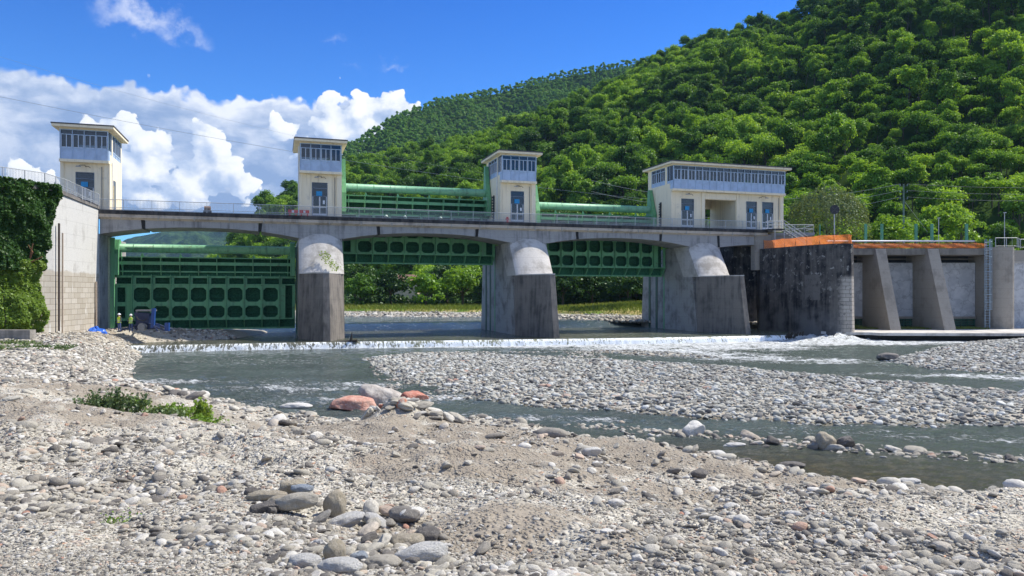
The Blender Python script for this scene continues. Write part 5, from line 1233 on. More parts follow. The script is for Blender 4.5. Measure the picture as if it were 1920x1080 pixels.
fg(705, 985, 48, 'pale oval stone right of the white flat stone', shape=2, scl=(.9, .8, .9), rot=(0, .3, -.6))
fg(600, 980, 34, 'small leaning stone in front of the pile', shape=2, scl=(.9, .6, .9), rot=(.3, -.5, .6))
fg(640, 1072, 62, 'white veined stone cut by the bottom edge', shape=0, scl=(1, .8, 1.1))
fg(672, 1056, 34, 'blue grey pointed stone right of the egg shaped one', shape=3, scl=(.8, .8, 1.3))
fg(572, 1063, 48, 'broad pale stone at the bottom edge left of the egg shaped one', shape=4)
fg(790, 1055, 90, 'long pale boulder lying at the bottom edge', shape=4, scl=(.85, .62, .8), rot=(0, -.15, .3))
fg(720, 1062, 50, 'rounded speckled stone near the bottom edge', shape=0)
fg(765, 1028, 56, 'brown speckled stone above the long pale boulder', shape=1)
fg(800, 1012, 40, 'dark round stone right of the speckled stones', shape=5)
fg(1110, 852, 28, 'large pale rounded boulder on the crest of the bank', shape=3, scl=(1.05, .8, .9), dz=.4)
fg(1310, 893, 26, 'dark grey round stone half buried in the bank', shape=5, scl=(1, .9, .8))
fg(1155, 948, 24, 'flat whitish stone in the middle of the bank', shape=4)
fg(1045, 856, 22, 'upright flat pebble near the bank crest', shape=2, scl=(.8, .5, 1.3))
for i in range(26):
    qx = random.gauss(0, 1); px = 690 + qx * 95; py = 985 + qx * 34 + random.uniform(-38, 70)
    if 955 < py < 1078 and not (585 < px < 668): fg(px, py, random.choice([24, 28, 32, 38, 46]), 'mid sized rounded stone in the large pile around the standing stones', 'stones in the large pile', scl=(1, .8, .9), rot=(random.gauss(0, .3), random.gauss(0, .3), random.uniform(0, 6)), dz=random.uniform(.3, .8), shape=random.choice([0, 3, 4, 5, 7, 8, 11, 12]))
zones = [('on the left part of the near bank', 0, 620), ('on the middle of the near bank', 620, 1250), ('on the right part of the near bank', 1250, 1920)]
for i in range(125):
    px = random.uniform(-20, 1940); py = random.uniform(800, 1078)
    if i > 45: py = 549 + (np.interp(px, [0, 250, 500, 700, 960, 1300, 1500, 1920], [690, 760, 800, 790, 830, 905, 945, 975]) - 549) * random.uniform(1.0, 1.2) + random.uniform(2, 30)
    k = (px - 960) / F_; Ys = np.linspace(3, 34, 600); g_ = terrain(k * Ys, Ys); zz = EYE + (549 - py) / F_ * Ys
    if not (zz < g_).any(): continue
    Yv = float(Ys[int(np.argmax(zz < g_))]); xx = k * Yv
    if float(terrain(np.array([xx]), np.array([Yv]))[0]) < .12: continue
    zn = next((z for z, a, b in zones if px < b), zones[-1][0])
    stone(xx, Yv, random.choice([7, 8, 9, 10, 12, 14, 18, 23]) * Yv / F_ / 2.2, 'larger rounded river stone ' + zn, 'larger stones ' + zn, scl=(1, random.uniform(.7, 1), random.uniform(.75, 1.1)), rot=(random.gauss(0, .3), random.gauss(0, .3), random.uniform(0, 6)), dz=random.uniform(.15, .45))

# ================================================================= HILLS
def hz(px, py, Yd): return EYE + (549 - py) / F_ * Yd
class Hill:
    def __init__(s, tab, z0, seed, amp, p=1.0):
        # tab rows: angle key, skyline key, near edge, far edge (metres)
        t = np.array(tab, float); s.k = (t[:, 0] - 960) / F_; s.m = (549 - t[:, 1]) / F_; s.r0 = t[:, 2]; s.r1 = t[:, 3]; s.z0 = z0; s.seed = seed; s.amp = amp; s.p = p
    def par(s, X, Y):
        k = X / Y; r0 = np.interp(k, s.k, s.r0); r1 = np.interp(k, s.k, s.r1); m = np.interp(k, s.k, s.m); return k, (Y - r0) / (r1 - r0), m, r0, r1
    def z(s, X, Y, clear=6.0):
        k, t, m, r0, r1 = s.par(X, Y); zt = EYE + m * r1 - clear; tt = np.clip(t, 0, 1)
        n = fbm(X / 60., Y / 60., 4, s.seed); n2 = fbm(X / 150. + 4, Y / 150., 2, s.seed + 3)
        z = s.z0 + (zt - s.z0) * tt ** s.p + s.amp * (n + .8 * n2) * np.sin(math.pi * np.clip(tt, 0, 1)) ** .7
        return z - np.maximum(t - 1, 0) * (r1 - r0) * .35
    def mesh(s, name, label, nr, nc, mtl, over=1.25):
        K = np.linspace(s.k[0], s.k[-1], nc); T = np.linspace(-.03, over, nr); TT, KK = np.meshgrid(T, K, indexing='ij')
        r0 = np.interp(KK, s.k, s.r0); r1 = np.interp(KK, s.k, s.r1); Y = r0 + (r1 - r0) * TT; X = KK * Y; Z = s.z(X, Y)
        me = mesh_np(name, np.stack([X.ravel(), Y.ravel(), Z.ravel()], 1), gridfaces(nr, nc), mtl, True); o = bpy.data.objects.new(name, me); COL.objects.link(o); return tag(o, label, kind='structure')
def M_under(): return mat('shady_undergrowth', lambda g: pbsdf(g, g.mix(g.noise(g.pos(), .3, 5), (.03, .06, .015), (.07, .12, .03)), 1.0, spec=0))
HB = Hill([(340,505,250,300),(400,480,240,300),(440,440,240,320),(480,392,230,330),(520,366,225,340),(560,350,215,350),(640,318,200,370),(700,302,190,390),(780,288,178,410),(860,268,170,430),(950,246,165,430),(1010,225,160,430),
           (1080,192,155,425),(1150,160,152,420),(1240,112,150,410),(1290,88,147,400),(1340,64,145,385),(1400,46,142,370),(1470,32,140,355),(1510,4,138,345),(1600,-60,134,330),(1700,-110,130,320),(1920,-170,125,300),(2250,-220,120,290),(2700,-240,120,280)], 1.5, 41, 13, .95)
HA = Hill([(470,430,450,620),(500,402,450,640),(540,372,450,660),(560,350,460,680),(600,312,470,700),(645,276,480,720),(680,256,500,740),(740,218,520,780),(775,201,540,800),(820,185,560,830),(900,170,600,880),(970,157,620,900),
           (1040,136,640,920),(1130,120,660,930),(1230,108,680,940),(1290,104,700,940),(1400,90,700,940),(1600,60,700,900)], 20, 55, 26, .9)
HM = Hill([(-300,500,1500,3000),(0,480,1500,3000),(200,462,1500,2900),(232,450,1500,2800),(262,440,1500,2700),(300,432,1500,2600),(360,424,1500,2600),(440,420,1500,2600),(520,430,1500,2600),(700,470,1500,2600)], 2, 66, 60, 1.0)
HB.mesh('hillside', 'steep wooded valley side behind the bridge', 90, 260, M_under())
HA.mesh('mountain', 'higher wooded ridge behind the first hillside', 60, 160, M_under())
def M_far(): return mat('far_forest', lambda g: pbsdf(g, g.mix(g.ss(g.noise(g.pos(), .035, 7, .75), .42, .6), (.02, .045, .014), (.07, .13, .035)), 1.0, normal=g.bump(g.noise(g.pos(), .06, 6, .8), 1.0, 14.0), spec=0))
HM.mesh('far_mountain', 'distant blue wooded mountain seen under the first arch', 120, 260, M_far(), 1.1)

# ---- tree meshes
def leaf_quads(C, Nn, size, r_):
    n = len(C); a = r_.normal(size=(n, 3)); a -= (a * Nn).sum(1)[:, None] * Nn; a /= np.linalg.norm(a, axis=1)[:, None] + 1e-9; b = np.cross(Nn, a)
    s = size * r_.uniform(.6, 1.3, n)[:, None]; asp = r_.uniform(.55, .9, n)[:, None]
    V = np.stack([C - a*s, C - b*s*asp, C + a*s, C + b*s*asp], 1).reshape(-1, 3); return V, np.arange(4 * n).reshape(-1, 4)
def crown(seed, clumps, per, leaf, rx, rz, cz, shape='round', clr=(.28, .5), up=.35):
    r_ = np.random.default_rng(seed); Cs = []; Ns = []
    for i in range(clumps):
        d = r_.normal(size=3); d /= np.linalg.norm(d); d[2] = abs(d[2]) * .9 - .15 if r_.random() < .75 else d[2]
        q = r_.uniform(.35, .88)
        if shape == 'cone': hgt = r_.uniform(-1, 1); w = (1 - (hgt + 1) / 2) * .9 + .1; ang = r_.uniform(0, 6.28); c = np.array([rx * w * math.cos(ang) * r_.uniform(.3, .9), rx * w * math.sin(ang) * r_.uniform(.3, .9), cz + rz * hgt])
        else: c = np.array([d[0] * rx * q, d[1] * rx * q, cz + d[2] * rz * q])
        cr = rx * r_.uniform(*clr); m = r_.normal(size=(per, 3)); m /= np.linalg.norm(m, axis=1)[:, None]; m[:, 2] = np.where(m[:, 2] < -.35, -m[:, 2], m[:, 2])
        rad = cr * r_.uniform(.72, 1.06, per)[:, None] * (1 + .25 * np.sin(m[:, :1] * 5 + i) * np.cos(m[:, 1:2] * 4))
        Cs.append(c + m * rad * np.array([1, 1, .72])); nn = m + r_.normal(0, .75, (per, 3)) + np.array([0, 0, up]); Ns.append(nn / np.linalg.norm(nn, axis=1)[:, None])
    return leaf_quads(np.concatenate(Cs), np.concatenate(Ns), leaf, r_)
LM = leafmat('hill_leaves', [(.04, .10, .024), (.075, .17, .027), (.135, .27, .032), (.21, .38, .038), (.31, .49, .055)], .44)
LMd = leafmat('ridge_leaves', [(.13, .28, .06), (.16, .33, .07), (.20, .38, .08)], .4)
LMb = leafmat('bright_leaves', [(.14, .27, .03), (.19, .34, .04), (.24, .40, .05)], .5)
LMw = leafmat('grey_green_leaves', [(.10, .145, .055), (.13, .18, .07), (.16, .21, .09)], .35)
def trunk_mb(h, r, seed=0, limbs=4, spread=1.6):
    m = MB(); q = random.Random(seed); b = (q.uniform(-.3, .3), q.uniform(-.3, .3))
    m.tube([(0, 0, -.6), (b[0] * .4, b[1] * .4, h * .4), (b[0], b[1], h * .85)], [r, r * .75, r * .35], 7)
    for i in range(limbs):
        a = q.uniform(0, 6.28); z = h * q.uniform(.35, .65); m.tube([(b[0] * .5, b[1] * .5, z), (math.cos(a) * spread * .5, math.sin(a) * spread * .5, z + h * .15), (math.cos(a) * spread, math.sin(a) * spread, z + h * .28)], [r * .4, r * .25, r * .1], 5)
    return m
TREES = []; TSRC = bpy.data.collections.new('tree_shapes'); specs = []
for i in range(9):
    kind = ['round', 'round', 'tall', 'round', 'wide', 'round', 'wide', 'round', 'round'][i]
    rx, rz, cz = {'round': (3.3, 3.0, 6.2), 'tall': (2.7, 4.2, 7.2), 'cone': (2.7, 5.0, 7.4), 'wide': (4.2, 2.6, 6.0)}[kind]
    V, F = crown(300 + i, 74, 44, .22, rx, rz, cz, 'cone' if kind == 'cone' else 'round', clr=(.12, .42), up=.6); cm = mesh_np('crown', V, F, LM)
    tb = trunk_mb(7.5, .2, i); tm = bpy.data.meshes.new('trunk'); tm.from_pydata(tb.V, [], tb.F); tm.materials.append(M_bark())
    TREES.append((cm, tm))
    nv = len(V); V2 = np.concatenate([V, np.array(tb.V)]); me = bpy.data.meshes.new('wood_tree'); me.from_pydata([tuple(v) for v in V2], [], [tuple(f) for f in F] + [tuple(x + nv for x in f) for f in tb.F])
    me.materials.append(LM); me.materials.append(M_bark()); me.polygons.foreach_set('material_index', [0] * len(F) + [1] * len(tb.F)); TSRC.objects.link(bpy.data.objects.new('tree_shape_%02d' % i, me))
RSRC = bpy.data.collections.new('ridge_tree_shapes')
for i in range(5):
    V, F = crown(400 + i, 9, 42, .55, 2.9, 3.6, 5.5, 'cone' if i % 2 else 'round', clr=(.3, .5)); RSRC.objects.link(bpy.data.objects.new('ridge_shape_%02d' % i, mesh_np('ridge_tree', V, F, LMd)))
def forest(hill, spacing, x0, x1, y0, y1, kmin, kmax, tmin=0.0, tmax=1.04):
    gx, gy = np.meshgrid(np.arange(x0, x1, spacing), np.arange(y0, y1, spacing)); gx = gx.ravel() + rng.uniform(-.45, .45, gx.size) * spacing; gy = gy.ravel() + rng.uniform(-.45, .45, gy.size) * spacing
    k, t, m, r0, r1 = hill.par(gx, gy); ok = (t > tmin) & (t < tmax) & (k > kmin) & (k < kmax); return gx[ok], gy[ok], t[ok]
X, Y, T = forest(HB, 4.1, -180, 420, 110, 500, -.42, .86); Z = HB.z(X, Y); sz = rng.uniform(.48, 1.05, len(X)) * (1 + .25 * fbm(X / 30, Y / 30, 2, 91))
gap = fbm(X / 14., Y / 14., 3, 92); ok = gap > -.5; X, Y, Z, T, sz = X[ok], Y[ok], Z[ok], T[ok], sz[ok]
# nearest 280 in the picture stand as trees of their own
vis = (X / Y > -.24) & (X / Y < .70) & (T < .55); order = np.argsort(np.where(vis, Y - sz * 6, 1e9))[:270]; mask = np.zeros(len(X), bool); mask[order] = True
G_TREE = 'trees at the foot of the wooded valley side'
for n_, i in enumerate(order):
    cm, tm = TREES[int(rng.integers(0, 9))]; r_ = float(rng.uniform(0, 6.28)); s_ = float(sz[i])
    e = bpy.data.objects.new('broadleaf_tree', None); COL.objects.link(e); e.location = (X[i], Y[i], Z[i]); e.rotation_euler = (0, 0, r_); e.scale = (s_, s_, s_ * float(rng.uniform(.9, 1.2))); kk = X[i] / Y[i]; wh = 'behind the first bay of the bridge' if kk < -.12 else 'behind the raised gates' if kk < .16 else 'behind the gatehouse' if kk < .38 else 'above the intake at the right'; tag(e, 'leafy green tree low on the wooded slope ' + wh, 'tree', 'lowest trees of the wooded slope ' + wh)
    c = bpy.data.objects.new('crown', cm); COL.objects.link(c); c.parent = e; t_ = bpy.data.objects.new('trunk', tm); COL.objects.link(t_); t_.parent = e
m_ = ~mask; n = int(m_.sum())
o = gn_scatter('hillside_forest', np.stack([X[m_], Y[m_], Z[m_]], 1), np.stack([rng.normal(0, .06, n), rng.normal(0, .06, n), rng.uniform(0, 6.28, n)], 1), np.stack([sz[m_] * rng.uniform(.8, 1.25, n), sz[m_] * rng.uniform(.8, 1.25, n), sz[m_] * rng.uniform(.85, 1.55, n)], 1), rng.integers(0, 9, n), TSRC, 9)
tag(o, 'dense green broadleaf forest covering the hillside', kind='stuff')
X, Y, T = forest(HA, 5.2, -330, 420, 440, 960, -.38, .36, .0); Z = HA.z(X, Y); n = len(X); s = rng.uniform(.75, 1.05, n)
o = gn_scatter('ridge_forest', np.stack([X, Y, Z], 1), np.stack([0 * X, 0 * X, rng.uniform(0, 6.28, n)], 1), np.stack([s, s, s * rng.uniform(.8, 1.2, n)], 1), rng.integers(0, 5, n), RSRC, 5); tag(o, 'even dark green forest on the high ridge', kind='stuff')

# ---- trees with a face of their own
def tree(name, label, x, y, z, seed, clumps, per, leaf, rx, rz, cz, lm, group=None, shape='round', h=None, clr=(.22, .42), up=.35):
    t = W(name, label, 'tree', (x, y, z), group); V, F = crown(seed, clumps, per, leaf, rx, rz, cz, shape, clr, up)
    c = bpy.data.objects.new('crown', mesh_np('crown', V, F, lm)); COL.objects.link(c); c.parent = t
    trunk_mb(h or cz + rz * .4, .16 + rx * .03, seed, 5, rx * .5).build('trunk', M_bark(), t); return t
# drooping grey-green tree right of the gatehouse
WS = 1.32
t = W('willow_tree', 'drooping grey green tree just right of the gatehouse', 'tree', (50.2, 118, 9.2)); r_ = np.random.default_rng(5); Cs = []; Ns = []
for i in range(420):
    a = r_.uniform(0, 6.28); q = r_.uniform(.1, 1) ** .6; top = np.array([math.cos(a) * 4.6 * q, math.sin(a) * 4.0 * q, 9.6 - 2.6 * q ** 2.2 + r_.normal(0, .4)]); L = r_.uniform(1.2, 4.0) * (.5 + .7 * q); m = int(34 * L / 3)
    ts = np.linspace(0, 1, m)[:, None]; p = top + np.concatenate([np.array([math.cos(a), math.sin(a)])[None, :] * (.55 * ts), -L * ts ** 1.2], 1) + r_.normal(0, .09, (m, 3)); Cs.append(p); Ns.append(np.tile([math.cos(a), math.sin(a), .5], (m, 1)) + r_.normal(0, .5, (m, 3)))
C_ = np.concatenate(Cs); N_ = np.concatenate(Ns); N_ /= np.linalg.norm(N_, axis=1)[:, None]; V, F = leaf_quads(C_ * WS, N_, .15, r_)
c = bpy.data.objects.new('crown', mesh_np('crown', V, F, LMw)); COL.objects.link(c); c.parent = t; trunk_mb(8, .3, 5, 6, 2.6).build('trunk', M_bark(), t)
tree('bright_tree', 'bright yellow green tree right of the black disc sign', 60.5, 120, 9.2, 11, 40, 90, .26, 4.2, 3.8, 5.2, LMb)
tree('bright_tree', 'bright green bushy tree beside the utility pole', 65.5, 117, 9.2, 12, 26, 80, .24, 3.0, 2.4, 3.0, LMb)
tree('bright_tree', 'lime green tree seen between the middle tower and the gatehouse', 24, 126, 2.6, 13, 50, 95, .28, 5.6, 7.5, 12.6, LMb)
tree('bright_tree', 'lime green sapling seen through the gatehouse passage', 31.4, 113, 2.5, 14, 30, 80, .22, 2.4, 5.5, 10.2, LMb)
tree('bright_tree', 'yellow green tree lit on top, right of the utility pole', 75, 124, 9.2, 15, 26, 80, .28, 3.6, 3.2, 8.0, LMb)
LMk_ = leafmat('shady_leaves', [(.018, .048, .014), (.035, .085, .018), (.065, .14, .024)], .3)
BT = [(-38, 150, 1.0, 'bright round tree on the far bank at the edge of the first pier'), (-30, 147, .85, 'low bright tree on the far bank right beside the first pier'), (-24.5, 150, 1.0, 'bright tree on the far bank just left of the village house'), (-17, 146, .95, 'broad bright tree in front of the village house, its right side'),
      (-10, 150, 1.15, 'tallest bright tree on the far bank under the raised gate'), (-4, 146, .9, 'bright bushy tree on the far bank next to the middle pier'), (3, 150, 1.1, 'shaded tree on the far bank hidden partly by the middle pier'), (10, 146, 1, 'shaded tree on the far bank right of the middle pier'),
      (16, 148, 1.1, 'shaded tree in the centre of the view under the second raised gate'), (22.5, 143, .95, 'shaded tree on the far bank left of the rightmost pier'), (29, 146, 1.05, 'shaded tree on the far bank behind the rightmost pier'), (-45, 153, 1.0, 'tree on the far bank behind the first pier'),
      (-33.5, 158, 1.25, 'taller dark tree in the second row behind the first pier'), (-14, 160, 1.3, 'taller dark tree in the second row right of the village house'), (-1, 158, 1.3, 'taller dark tree in the second row left of the middle pier'), (13, 157, 1.3, 'taller dark tree in the second row right of the middle pier'), (26, 155, 1.3, 'taller dark tree in the second row by the rightmost pier')]
for i, (x, y, s_, lab) in enumerate(BT):
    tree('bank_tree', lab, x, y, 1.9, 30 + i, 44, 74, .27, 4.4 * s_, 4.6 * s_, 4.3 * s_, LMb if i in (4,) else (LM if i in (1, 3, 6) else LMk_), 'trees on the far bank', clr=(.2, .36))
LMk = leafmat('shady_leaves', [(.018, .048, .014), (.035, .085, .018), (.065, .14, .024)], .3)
# undergrowth mass along the far bank
r_ = np.random.default_rng(8); n = 42000; x = r_.uniform(-75, 95, n); y = 158 - x * .12 + r_.uniform(-3, 22, n); h = (2.0 + 2.2 * fbm(x * .2, y * .2, 3, 6)) * (1 + .25 * r_.random(n)); z = 2.0 + h * r_.random(n) ** .6
N_ = r_.normal(0, .6, (n, 3)) + np.array([.2, -.6, .8]); N_ /= np.linalg.norm(N_, axis=1)[:, None]; V, F = leaf_quads(np.stack([x, y, z], 1), N_, .42, r_)
o = bpy.data.objects.new('bank_undergrowth', mesh_np('bank_undergrowth', V, F, LMk)); COL.objects.link(o); tag(o, 'dark undergrowth along the far bank', kind='stuff')

# ---- far bank with grass
def M_bank():
    def fn(g):
        p = g.pos(); x, y, z = g.xyz(p); n = g.noise(p, .25, 5, .6); n2 = g.noise(p, 2.0, 4, .6)
        grs = g.mix(g.ss(n, .42, .58), (.40, .33, .13), (.13, .24, .035)); st = g.mix(n2, (.34, .32, .29), (.55, .53, .49))
        c = g.mix(g.ss(g.m('ADD', z, g.m('MULTIPLY', g.m('SUBTRACT', n2, .5), .6)), 2.0, 2.3), st, grs); return pbsdf(g, c, .95, normal=g.bump(n2, .8, .3), spec=.1)
    return mat('far_bank_ground', fn)
EDGE = [(-120, 150), (-60, 138), (-34, 128), (-20, 124), (-4, 121), (4, 114), (12, 109), (20, 104.5), (27, 101.5), (34, 100.6), (120, 104)]
xs = np.linspace(-200, 260, 260); q = np.linspace(0, 1, 60) ** 1.6; XX, QQ = np.meshgrid(xs, q); Y0 = np.interp(XX, [e[0] for e in EDGE], [e[1] for e in EDGE]); YY = Y0 + QQ * (175 - Y0 + 60)
dd = YY - Y0; ZZ = 1.35 + .45 * sstep(dd, 0, 3.5) + .75 * sstep(dd + 2.0 * fbm(XX * .15, YY * .15, 3, 4), 5, 8) + .12 * fbm(XX * .5, YY * .5, 3, 14) + .9 * sstep(XX, 8, 26) * sstep(dd, 4, 14)
ZZ = ZZ + 6.3 * sstep(XX, 42, 46) * sstep(YY, 99, 104)
me = mesh_np('far_bank', np.stack([XX.ravel(), YY.ravel(), ZZ.ravel()], 1), gridfaces(*XX.shape), M_bank(), True); o = bpy.data.objects.new('far_bank', me); COL.objects.link(o); tag(o, 'far river bank of gravel and dry grass', kind='structure')
n = 5200; bx = rng.uniform(-55, 38, n); bd = rng.uniform(-.6, 6.5, n); by = np.interp(bx, [e[0] for e in EDGE], [e[1] for e in EDGE]) + bd; bz = 1.42 + .45 * sstep(bd, 0, 3.5) + .3 * sstep(bd, 5, 7)
o = gn_scatter('far_bank_cobbles', np.stack([bx, by, bz], 1), rng.normal(0, .4, (n, 3)), rng.uniform(.10, .34, (n, 1)) * np.ones((1, 3)), rng.integers(0, 12, n), SRC, 12); tag(o, 'pale cobbles along the far river bank', kind='stuff')
GM = leafmat('grass_blades', [(.10, .17, .03), (.20, .25, .05), (.38, .34, .11)], .3)
def blades(X, Y, Z, h, w, r_, lean=.4):
    n = len(X); a = r_.uniform(0, 6.28, n); d = np.stack([np.cos(a), np.sin(a), 0 * a], 1); P = np.stack([X, Y, Z], 1); L = r_.normal(0, lean, (n, 3)) * h[:, None]; L[:, 2] = 0
    V = np.stack([P - d * w, P + d * w, P + L * .4 + np.array([0, 0, 1]) * h[:, None] * .6 + d * w * .6, P + L + np.array([0, 0, 1]) * h[:, None]], 1).reshape(-1, 3); return V, np.arange(4 * n).reshape(-1, 4)
r_ = np.random.default_rng(12); n = 26000; gx = r_.uniform(-50, 40, n); y0 = np.interp(gx, [e[0] for e in EDGE], [e[1] for e in EDGE]); gy = y0 + r_.uniform(5.5, 34, n)
fi = np.clip((gx + 200) / 460 * 259, 0, 258); qi = ((gy - y0) / (235 - y0)) ** (1 / 1.6) * 59; gz = ZZ[np.clip(np.round(qi).astype(int), 0, 59), np.round(fi).astype(int)]
ok = gz < 6; V, F = blades(gx[ok], gy[ok], gz[ok], r_.uniform(.3, .9, ok.sum()), .05, r_); o = bpy.data.objects.new('dry_grass', mesh_np('dry_grass', V, F, GM)); COL.objects.link(o); tag(o, 'tall dry and green grass on the far bank', kind='stuff')

# ---- house among the far trees
org = (-23, 166, 8); t = W('village_house', 'small pale house with a tiled roof among the trees upstream', 'house', org)
MB().box(-26, -20.8, 163, 170, 3, 7.9).build('wall', M_plaster(), t, org)
m = MB(); m.loft([(-26.5, 162.4, 7.9), (-20.3, 162.4, 7.9), (-20.3, 170.6, 7.9), (-26.5, 170.6, 7.9)], [(-26.0, 166.2, 9.6), (-20.8, 166.2, 9.6), (-20.8, 166.8, 9.6), (-26.0, 166.8, 9.6)]); m.build('roof', plain('red_roof_tiles', (.22, .12, .09), .9), t, org)
for x in (-25, -22.6): MB().box(x, x + .8, 162.95, 163.0, 6.2, 7.5).build('window', M_dark(), t, org)

# ---- ivy on the left wall
def ivy(name, label, mtl, zlo, zhi, n, leaf, smin, out0, seed):
    r_ = np.random.default_rng(seed); line = [(-39.95, 64.5), (-41.5, 60.0), (-46, 54), (-60, 50)]; L = [0]
    for a, b in zip(line[:-1], line[1:]): L.append(L[-1] + math.dist(a, b))
    s = r_.uniform(-.6, 17, n); z = r_.uniform(zlo, zhi, n); ok = s > np.interp(z, [p[0] for p in smin], [p[1] for p in smin]) + .45 * fbm(z * .9, s * 0 + 2, 3, seed); s, z = s[ok], z[ok]; n = len(s)
    x = np.interp(s, L, [p[0] for p in line]); y = np.interp(s, L, [p[1] for p in line]); x = np.where(s < 0, x + s * -.05, x); y = np.where(s < 0, y - s * .9, y)
    nx = np.where(s < L[1], .94, .8); ny = np.where(s < L[1], -.33, -.6); bul = out0 + 1.3 * np.clip(fbm(s * .6, z * .5, 4, seed + 1) + .35, 0, 1.2) - .18 * r_.random(n)
    P = np.stack([x + nx * bul, y + ny * bul, z], 1); N_ = np.stack([nx * .6, ny * .6, 0 * nx + .55], 1) + r_.normal(0, .5, (n, 3)); N_ /= np.linalg.norm(N_, axis=1)[:, None]
    V, F = leaf_quads(P, N_, leaf, r_); o = bpy.data.objects.new(name, mesh_np(name, V, F, mtl)); COL.objects.link(o); return tag(o, label, kind='stuff')
ivy('ivy', 'dark green ivy curtain hanging over the left wing wall', leafmat('ivy_leaves', [(.025, .06, .012), (.045, .11, .018), (.08, .17, .025)], .3), 7.4, 14.9, 46000, .15, [(7, 1.3), (8, 1.6), (9.5, .9), (11, .5), (12.5, .0), (14, -.6), (15, -.6)], .12, 71)
ivy('wall_creeper', 'bright green creeper below the ivy on the left wall', leafmat('creeper_leaves', [(.11, .20, .025), (.17, .28, .035), (.24, .32, .06)], .4), 1.6, 8.2, 52000, .12, [(1, 1.0), (3, 1.2), (5, 1.5), (7, 1.6), (8.2, 1.2)], .15, 73)
# plants on the gravel
def clump(name, label, x, y, r, h, n, leaf, mtl, seed, slender=True, cat='plant'):
    r_ = np.random.default_rng(seed); z = float(terrain(np.array([x]), np.array([y]))[0]); Cs = []; Ns = []; st = MB()
    for i in range(n):
        a = r_.uniform(0, 6.28); q = r_.random() ** .7; b = np.array([math.cos(a) * r * q * .6, math.sin(a) * r * q * .45, -.05]); tip = np.array([b[0] * 1.6 + r_.normal(0, .08), b[1] * 1.5, h * r_.uniform(.45, 1.0) * (1 - .4 * q)]); m = 16
        ts = np.linspace(.15, 1, m)[:, None]; p = b + (tip - b) * ts + r_.normal(0, .035, (m, 3)); Cs.append(p); Ns.append(r_.normal(0, 1, (m, 3)) + np.array([0, 0, .5])); st.tube([b, (b + tip) / 2 + r_.normal(0, .02, 3), tip], [.006, .005, .003], 4)
    C_ = np.concatenate(Cs); N_ = np.concatenate(Ns); N_ /= np.linalg.norm(N_, axis=1)[:, None]; V, F = leaf_quads(C_, N_, leaf, r_)
    t = W(name, label, cat, (x, y, z)); o = bpy.data.objects.new('leaves', mesh_np('leaves', V, F, mtl)); COL.objects.link(o); o.parent = t; st.build('stems', plain('green_stem', (.10, .14, .05), .7), t); return t
wl = leafmat('weed_grey_leaves', [(.09, .14, .06), (.13, .19, .08), (.18, .24, .10)], .3); gl_ = leafmat('weed_bright_leaves', [(.14, .26, .03), (.20, .32, .05), (.28, .38, .07)], .4)
clump('willow_bush', 'feathery dark grey green bush on the left bank', -12.2, 22.6, 1.15, .85, 130, .05, wl, 91, cat='bush')
clump('willow_bush', 'low trailing grey green bush beside the feathery bush', -10.9, 22.6, .9, .5, 90, .05, wl, 92, cat='bush')
clump('green_weed', 'low bright green weeds by the water edge', -11.7, 25.4, .9, .45, 90, .05, gl_, 93); clump('green_weed', 'bright green leafy weeds nearest the shoreline, spreading low', -10.6, 24.8, .9, .35, 90, .05, gl_, 94)
clump('green_shrub', 'upright bright green sapling at the water edge', -10.9, 26.0, .35, .85, 40, .07, gl_, 95); clump('green_weed', 'small bright green tuft left of the low weeds', -13.4, 26.5, .5, .35, 40, .05, gl_, 96)
clump('green_weed', 'thin green sprigs among the pebbles in front of the shore', -9.2, 23.4, .4, .12, 24, .03, gl_, 97); clump('green_weed', 'tiny green seedlings near the bottom of the bank', -3.2, 6.0, .12, .03, 12, .012, gl_, 98)
for i, (x, y, lab) in enumerate([(-32.5, 45, 'low olive weeds on the gravel at the left edge'), (-29.5, 46, 'low olive weeds trailing over the gravel bank'), (-34, 50.2, 'grass tuft on the low weathered wall')]): clump('low_weeds', lab, x, y, 2.4, .35, 130, .06, wl, 120 + i)
rr = np.random.default_rng(5); n = 9000; x = rr.uniform(41.5, 60, n); y = rr.uniform(92.8, 96.9, n); V, F = blades(x, y, np.full(n, .93), rr.uniform(.05, .35, n) * np.where(x < 44, 1.6, .8), .03, rr); o = bpy.data.objects.new('sill_grass', mesh_np('sill_grass', V, F, GM)); COL.objects.link(o); tag(o, 'thin strip of grass at the foot of the intake', kind='stuff')
# tufts growing from the first pier
rr = np.random.default_rng(6); n = 260; t_ = rr.random(n); P = np.stack([21.4 + t_ * 1.7 + rr.normal(0, .25, n), -2.6 + 1.0 * (1 - t_) + rr.normal(0, .08, n), 9.9 - t_ * 1.9 + rr.normal(0, .2, n)], 1); P = np.array([tuple(D(a, b, c)) for a, b, c in P]); N_ = rr.normal(size=(n, 3)); N_ /= np.linalg.norm(N_, axis=1)[:, None]
V, F = leaf_quads(P - np.array([20, 78, 8]), N_, .09, rr); o = bpy.data.objects.new('wall_plant', mesh_np('wall_plant', V, F, gl_)); COL.objects.link(o); o.location = (20, 78, 8); tag(o, 'pale green tuft growing on the rounded nose of the first pier', 'plant')

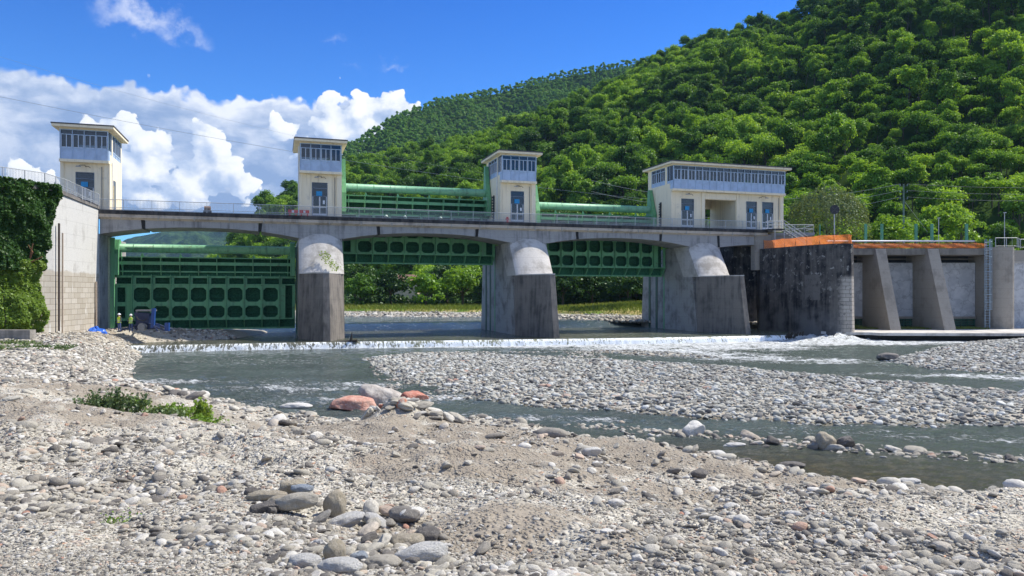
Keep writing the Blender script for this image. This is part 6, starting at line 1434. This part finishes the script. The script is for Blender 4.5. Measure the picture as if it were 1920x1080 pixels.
# ---- driftwood, branches
t = W('dead_branch', 'bare brown forked branch caught on the wing wall', 'branch', (-39, 62, 9)); m = MB()
for p in ([(-41, 62.2, 7.6), (-40.3, 61.8, 8.4), (-39.9, 61.6, 9.6)], [(-41, 62.2, 7.6), (-40.2, 61.6, 8.0), (-39.0, 61.4, 8.5)], [(-40.3, 61.8, 8.3), (-40.0, 61.7, 8.9), (-40.3, 61.6, 9.5)]): m.tube(p, [.09, .06, .03], 6)
m.build('twigs', plain('dead_wood', (.26, .12, .06), .9), t, (-39, 62, 9))
solo(MB().tube([(-16.2, 73.9, .5), (-16.0, 73.6, .9), (-15.9, 73.5, 1.6)], [.18, .12, .03], 6).tube([(-17.4, 73.8, .6), (-15.4, 73.7, .75)], [.1, .12], 6), 'driftwood', plain('wet_driftwood', (.05, .04, .03), .8), 'dark driftwood stump stranded on the weir by the first pier', 'driftwood', (-16, 73.7, .5), dam=False)
m = MB()
for i in range(7): a = random.uniform(0, 3); m.tube([(31.5 + i * .3, 85.2 + random.uniform(-.2, .3), .1), (31.7 + i * .3, 85.0, .8 + .3 * math.sin(a))], [.22, .08], 6)
solo(m, 'driftwood', plain('wet_driftwood', (.05, .04, .03), .8), 'dark snag of broken timber at the right end of the weir', 'driftwood', (32.5, 85.2, .1), dam=False)

# ---- utility pole and wires
org = (66.2, 125, 7.5); t = W('utility_pole', 'grey blue utility pole with cross arms in front of the woods', 'utility pole', org)
MB().tube([(66.2, 125, 7.5), (66.2, 125, 23.9)], [.20, .13], 10).build('pole', plain('pole_blue_grey', (.20, .28, .33), .6), t, org, True)
for z in (23.5, 22.4, 21.3):
    MB().box(65.5, 66.9, 124.93, 125.07, z, z + .1).build('cross_arm', M_dark(), t, org)
    for x in (65.6, 66.8): MB().tube([(x, 125, z + .1), (x, 125, z + .32)], .07, 8).build('insulator', plain('insulator_glass', (.35, .42, .42), .2), t, org)
MB().tube([(66.3, 125, 21.0), (69.0, 125, 17.5), (70.2, 125, 15.8)], .03, 5).build('stay_wire', M_rail(), t, org)
def wire(label, a, b, sag, r, mtl, group=None):
    a, b = Vector(a), Vector(b); P = [a.lerp(b, i / 24) + Vector((0, 0, -sag * 4 * (i / 24) * (1 - i / 24))) for i in range(25)]
    return solo(MB().tube([p for p in P], r, 5), 'power_line', mtl, label, 'power line', tuple(a), group, dam=False)
wm = plain('wire_grey', (.22, .22, .22), .5, .4)
for i, z in enumerate((23.6, 22.5, 21.4)): wire('%s wire running left from the utility pole' % ('topmost', 'middle', 'lowest')[i], (65.6, 125, z + .3), (15, 140, z + 3.2 - i * 1.0), 3.2, .03, plain('wire_pale', (.40, .42, .42), .5, .4), 'wires on the utility pole')
for i, z in enumerate((23.6, 22.5, 21.4)): wire('%s wire running right from the utility pole' % ('topmost', 'middle', 'lowest')[i], (66.8, 125, z + .3), (150, 120, z + 6), 3, .03, wm, 'wires on the utility pole')
wire('long overhead cable crossing the clouds and the hillside', (-95, 118, 39.6), (40, 175, 27.0), 2.4, .028, plain('wire_light', (.45, .47, .46), .5, .3))
wire('faint upper cable crossing in front of the clouds', (-95, 130, 48.5), (-6, 190, 36), 2.0, .016, plain('wire_light', (.45,.47,.46)))
for o_ in list(bpy.data.objects):
    if o_.type == 'MESH' and o_.users_collection and o_.name.startswith('lower_rail'): pass

# ================================================================= AIR
hzb = MB().box(-1500, 1600, -120, 3200, -2.6, 640).build('haze', mat('air', lambda g: (lambda v: v)(g.n('ShaderNodeVolumePrincipled').outputs[0])))
nt = MATS['air'].node_tree
for l in list(nt.links): nt.links.remove(l)
vn = next(n for n in nt.nodes if n.type == 'PRINCIPLED_VOLUME'); on = next(n for n in nt.nodes if n.type == 'OUTPUT_MATERIAL')
vn.inputs['Color'].default_value = (.42, .68, 1.0, 1); vn.inputs['Density'].default_value = .75e-4; nt.links.new(vn.outputs[0], on.inputs['Volume'])
hzb['kind'] = 'stuff'
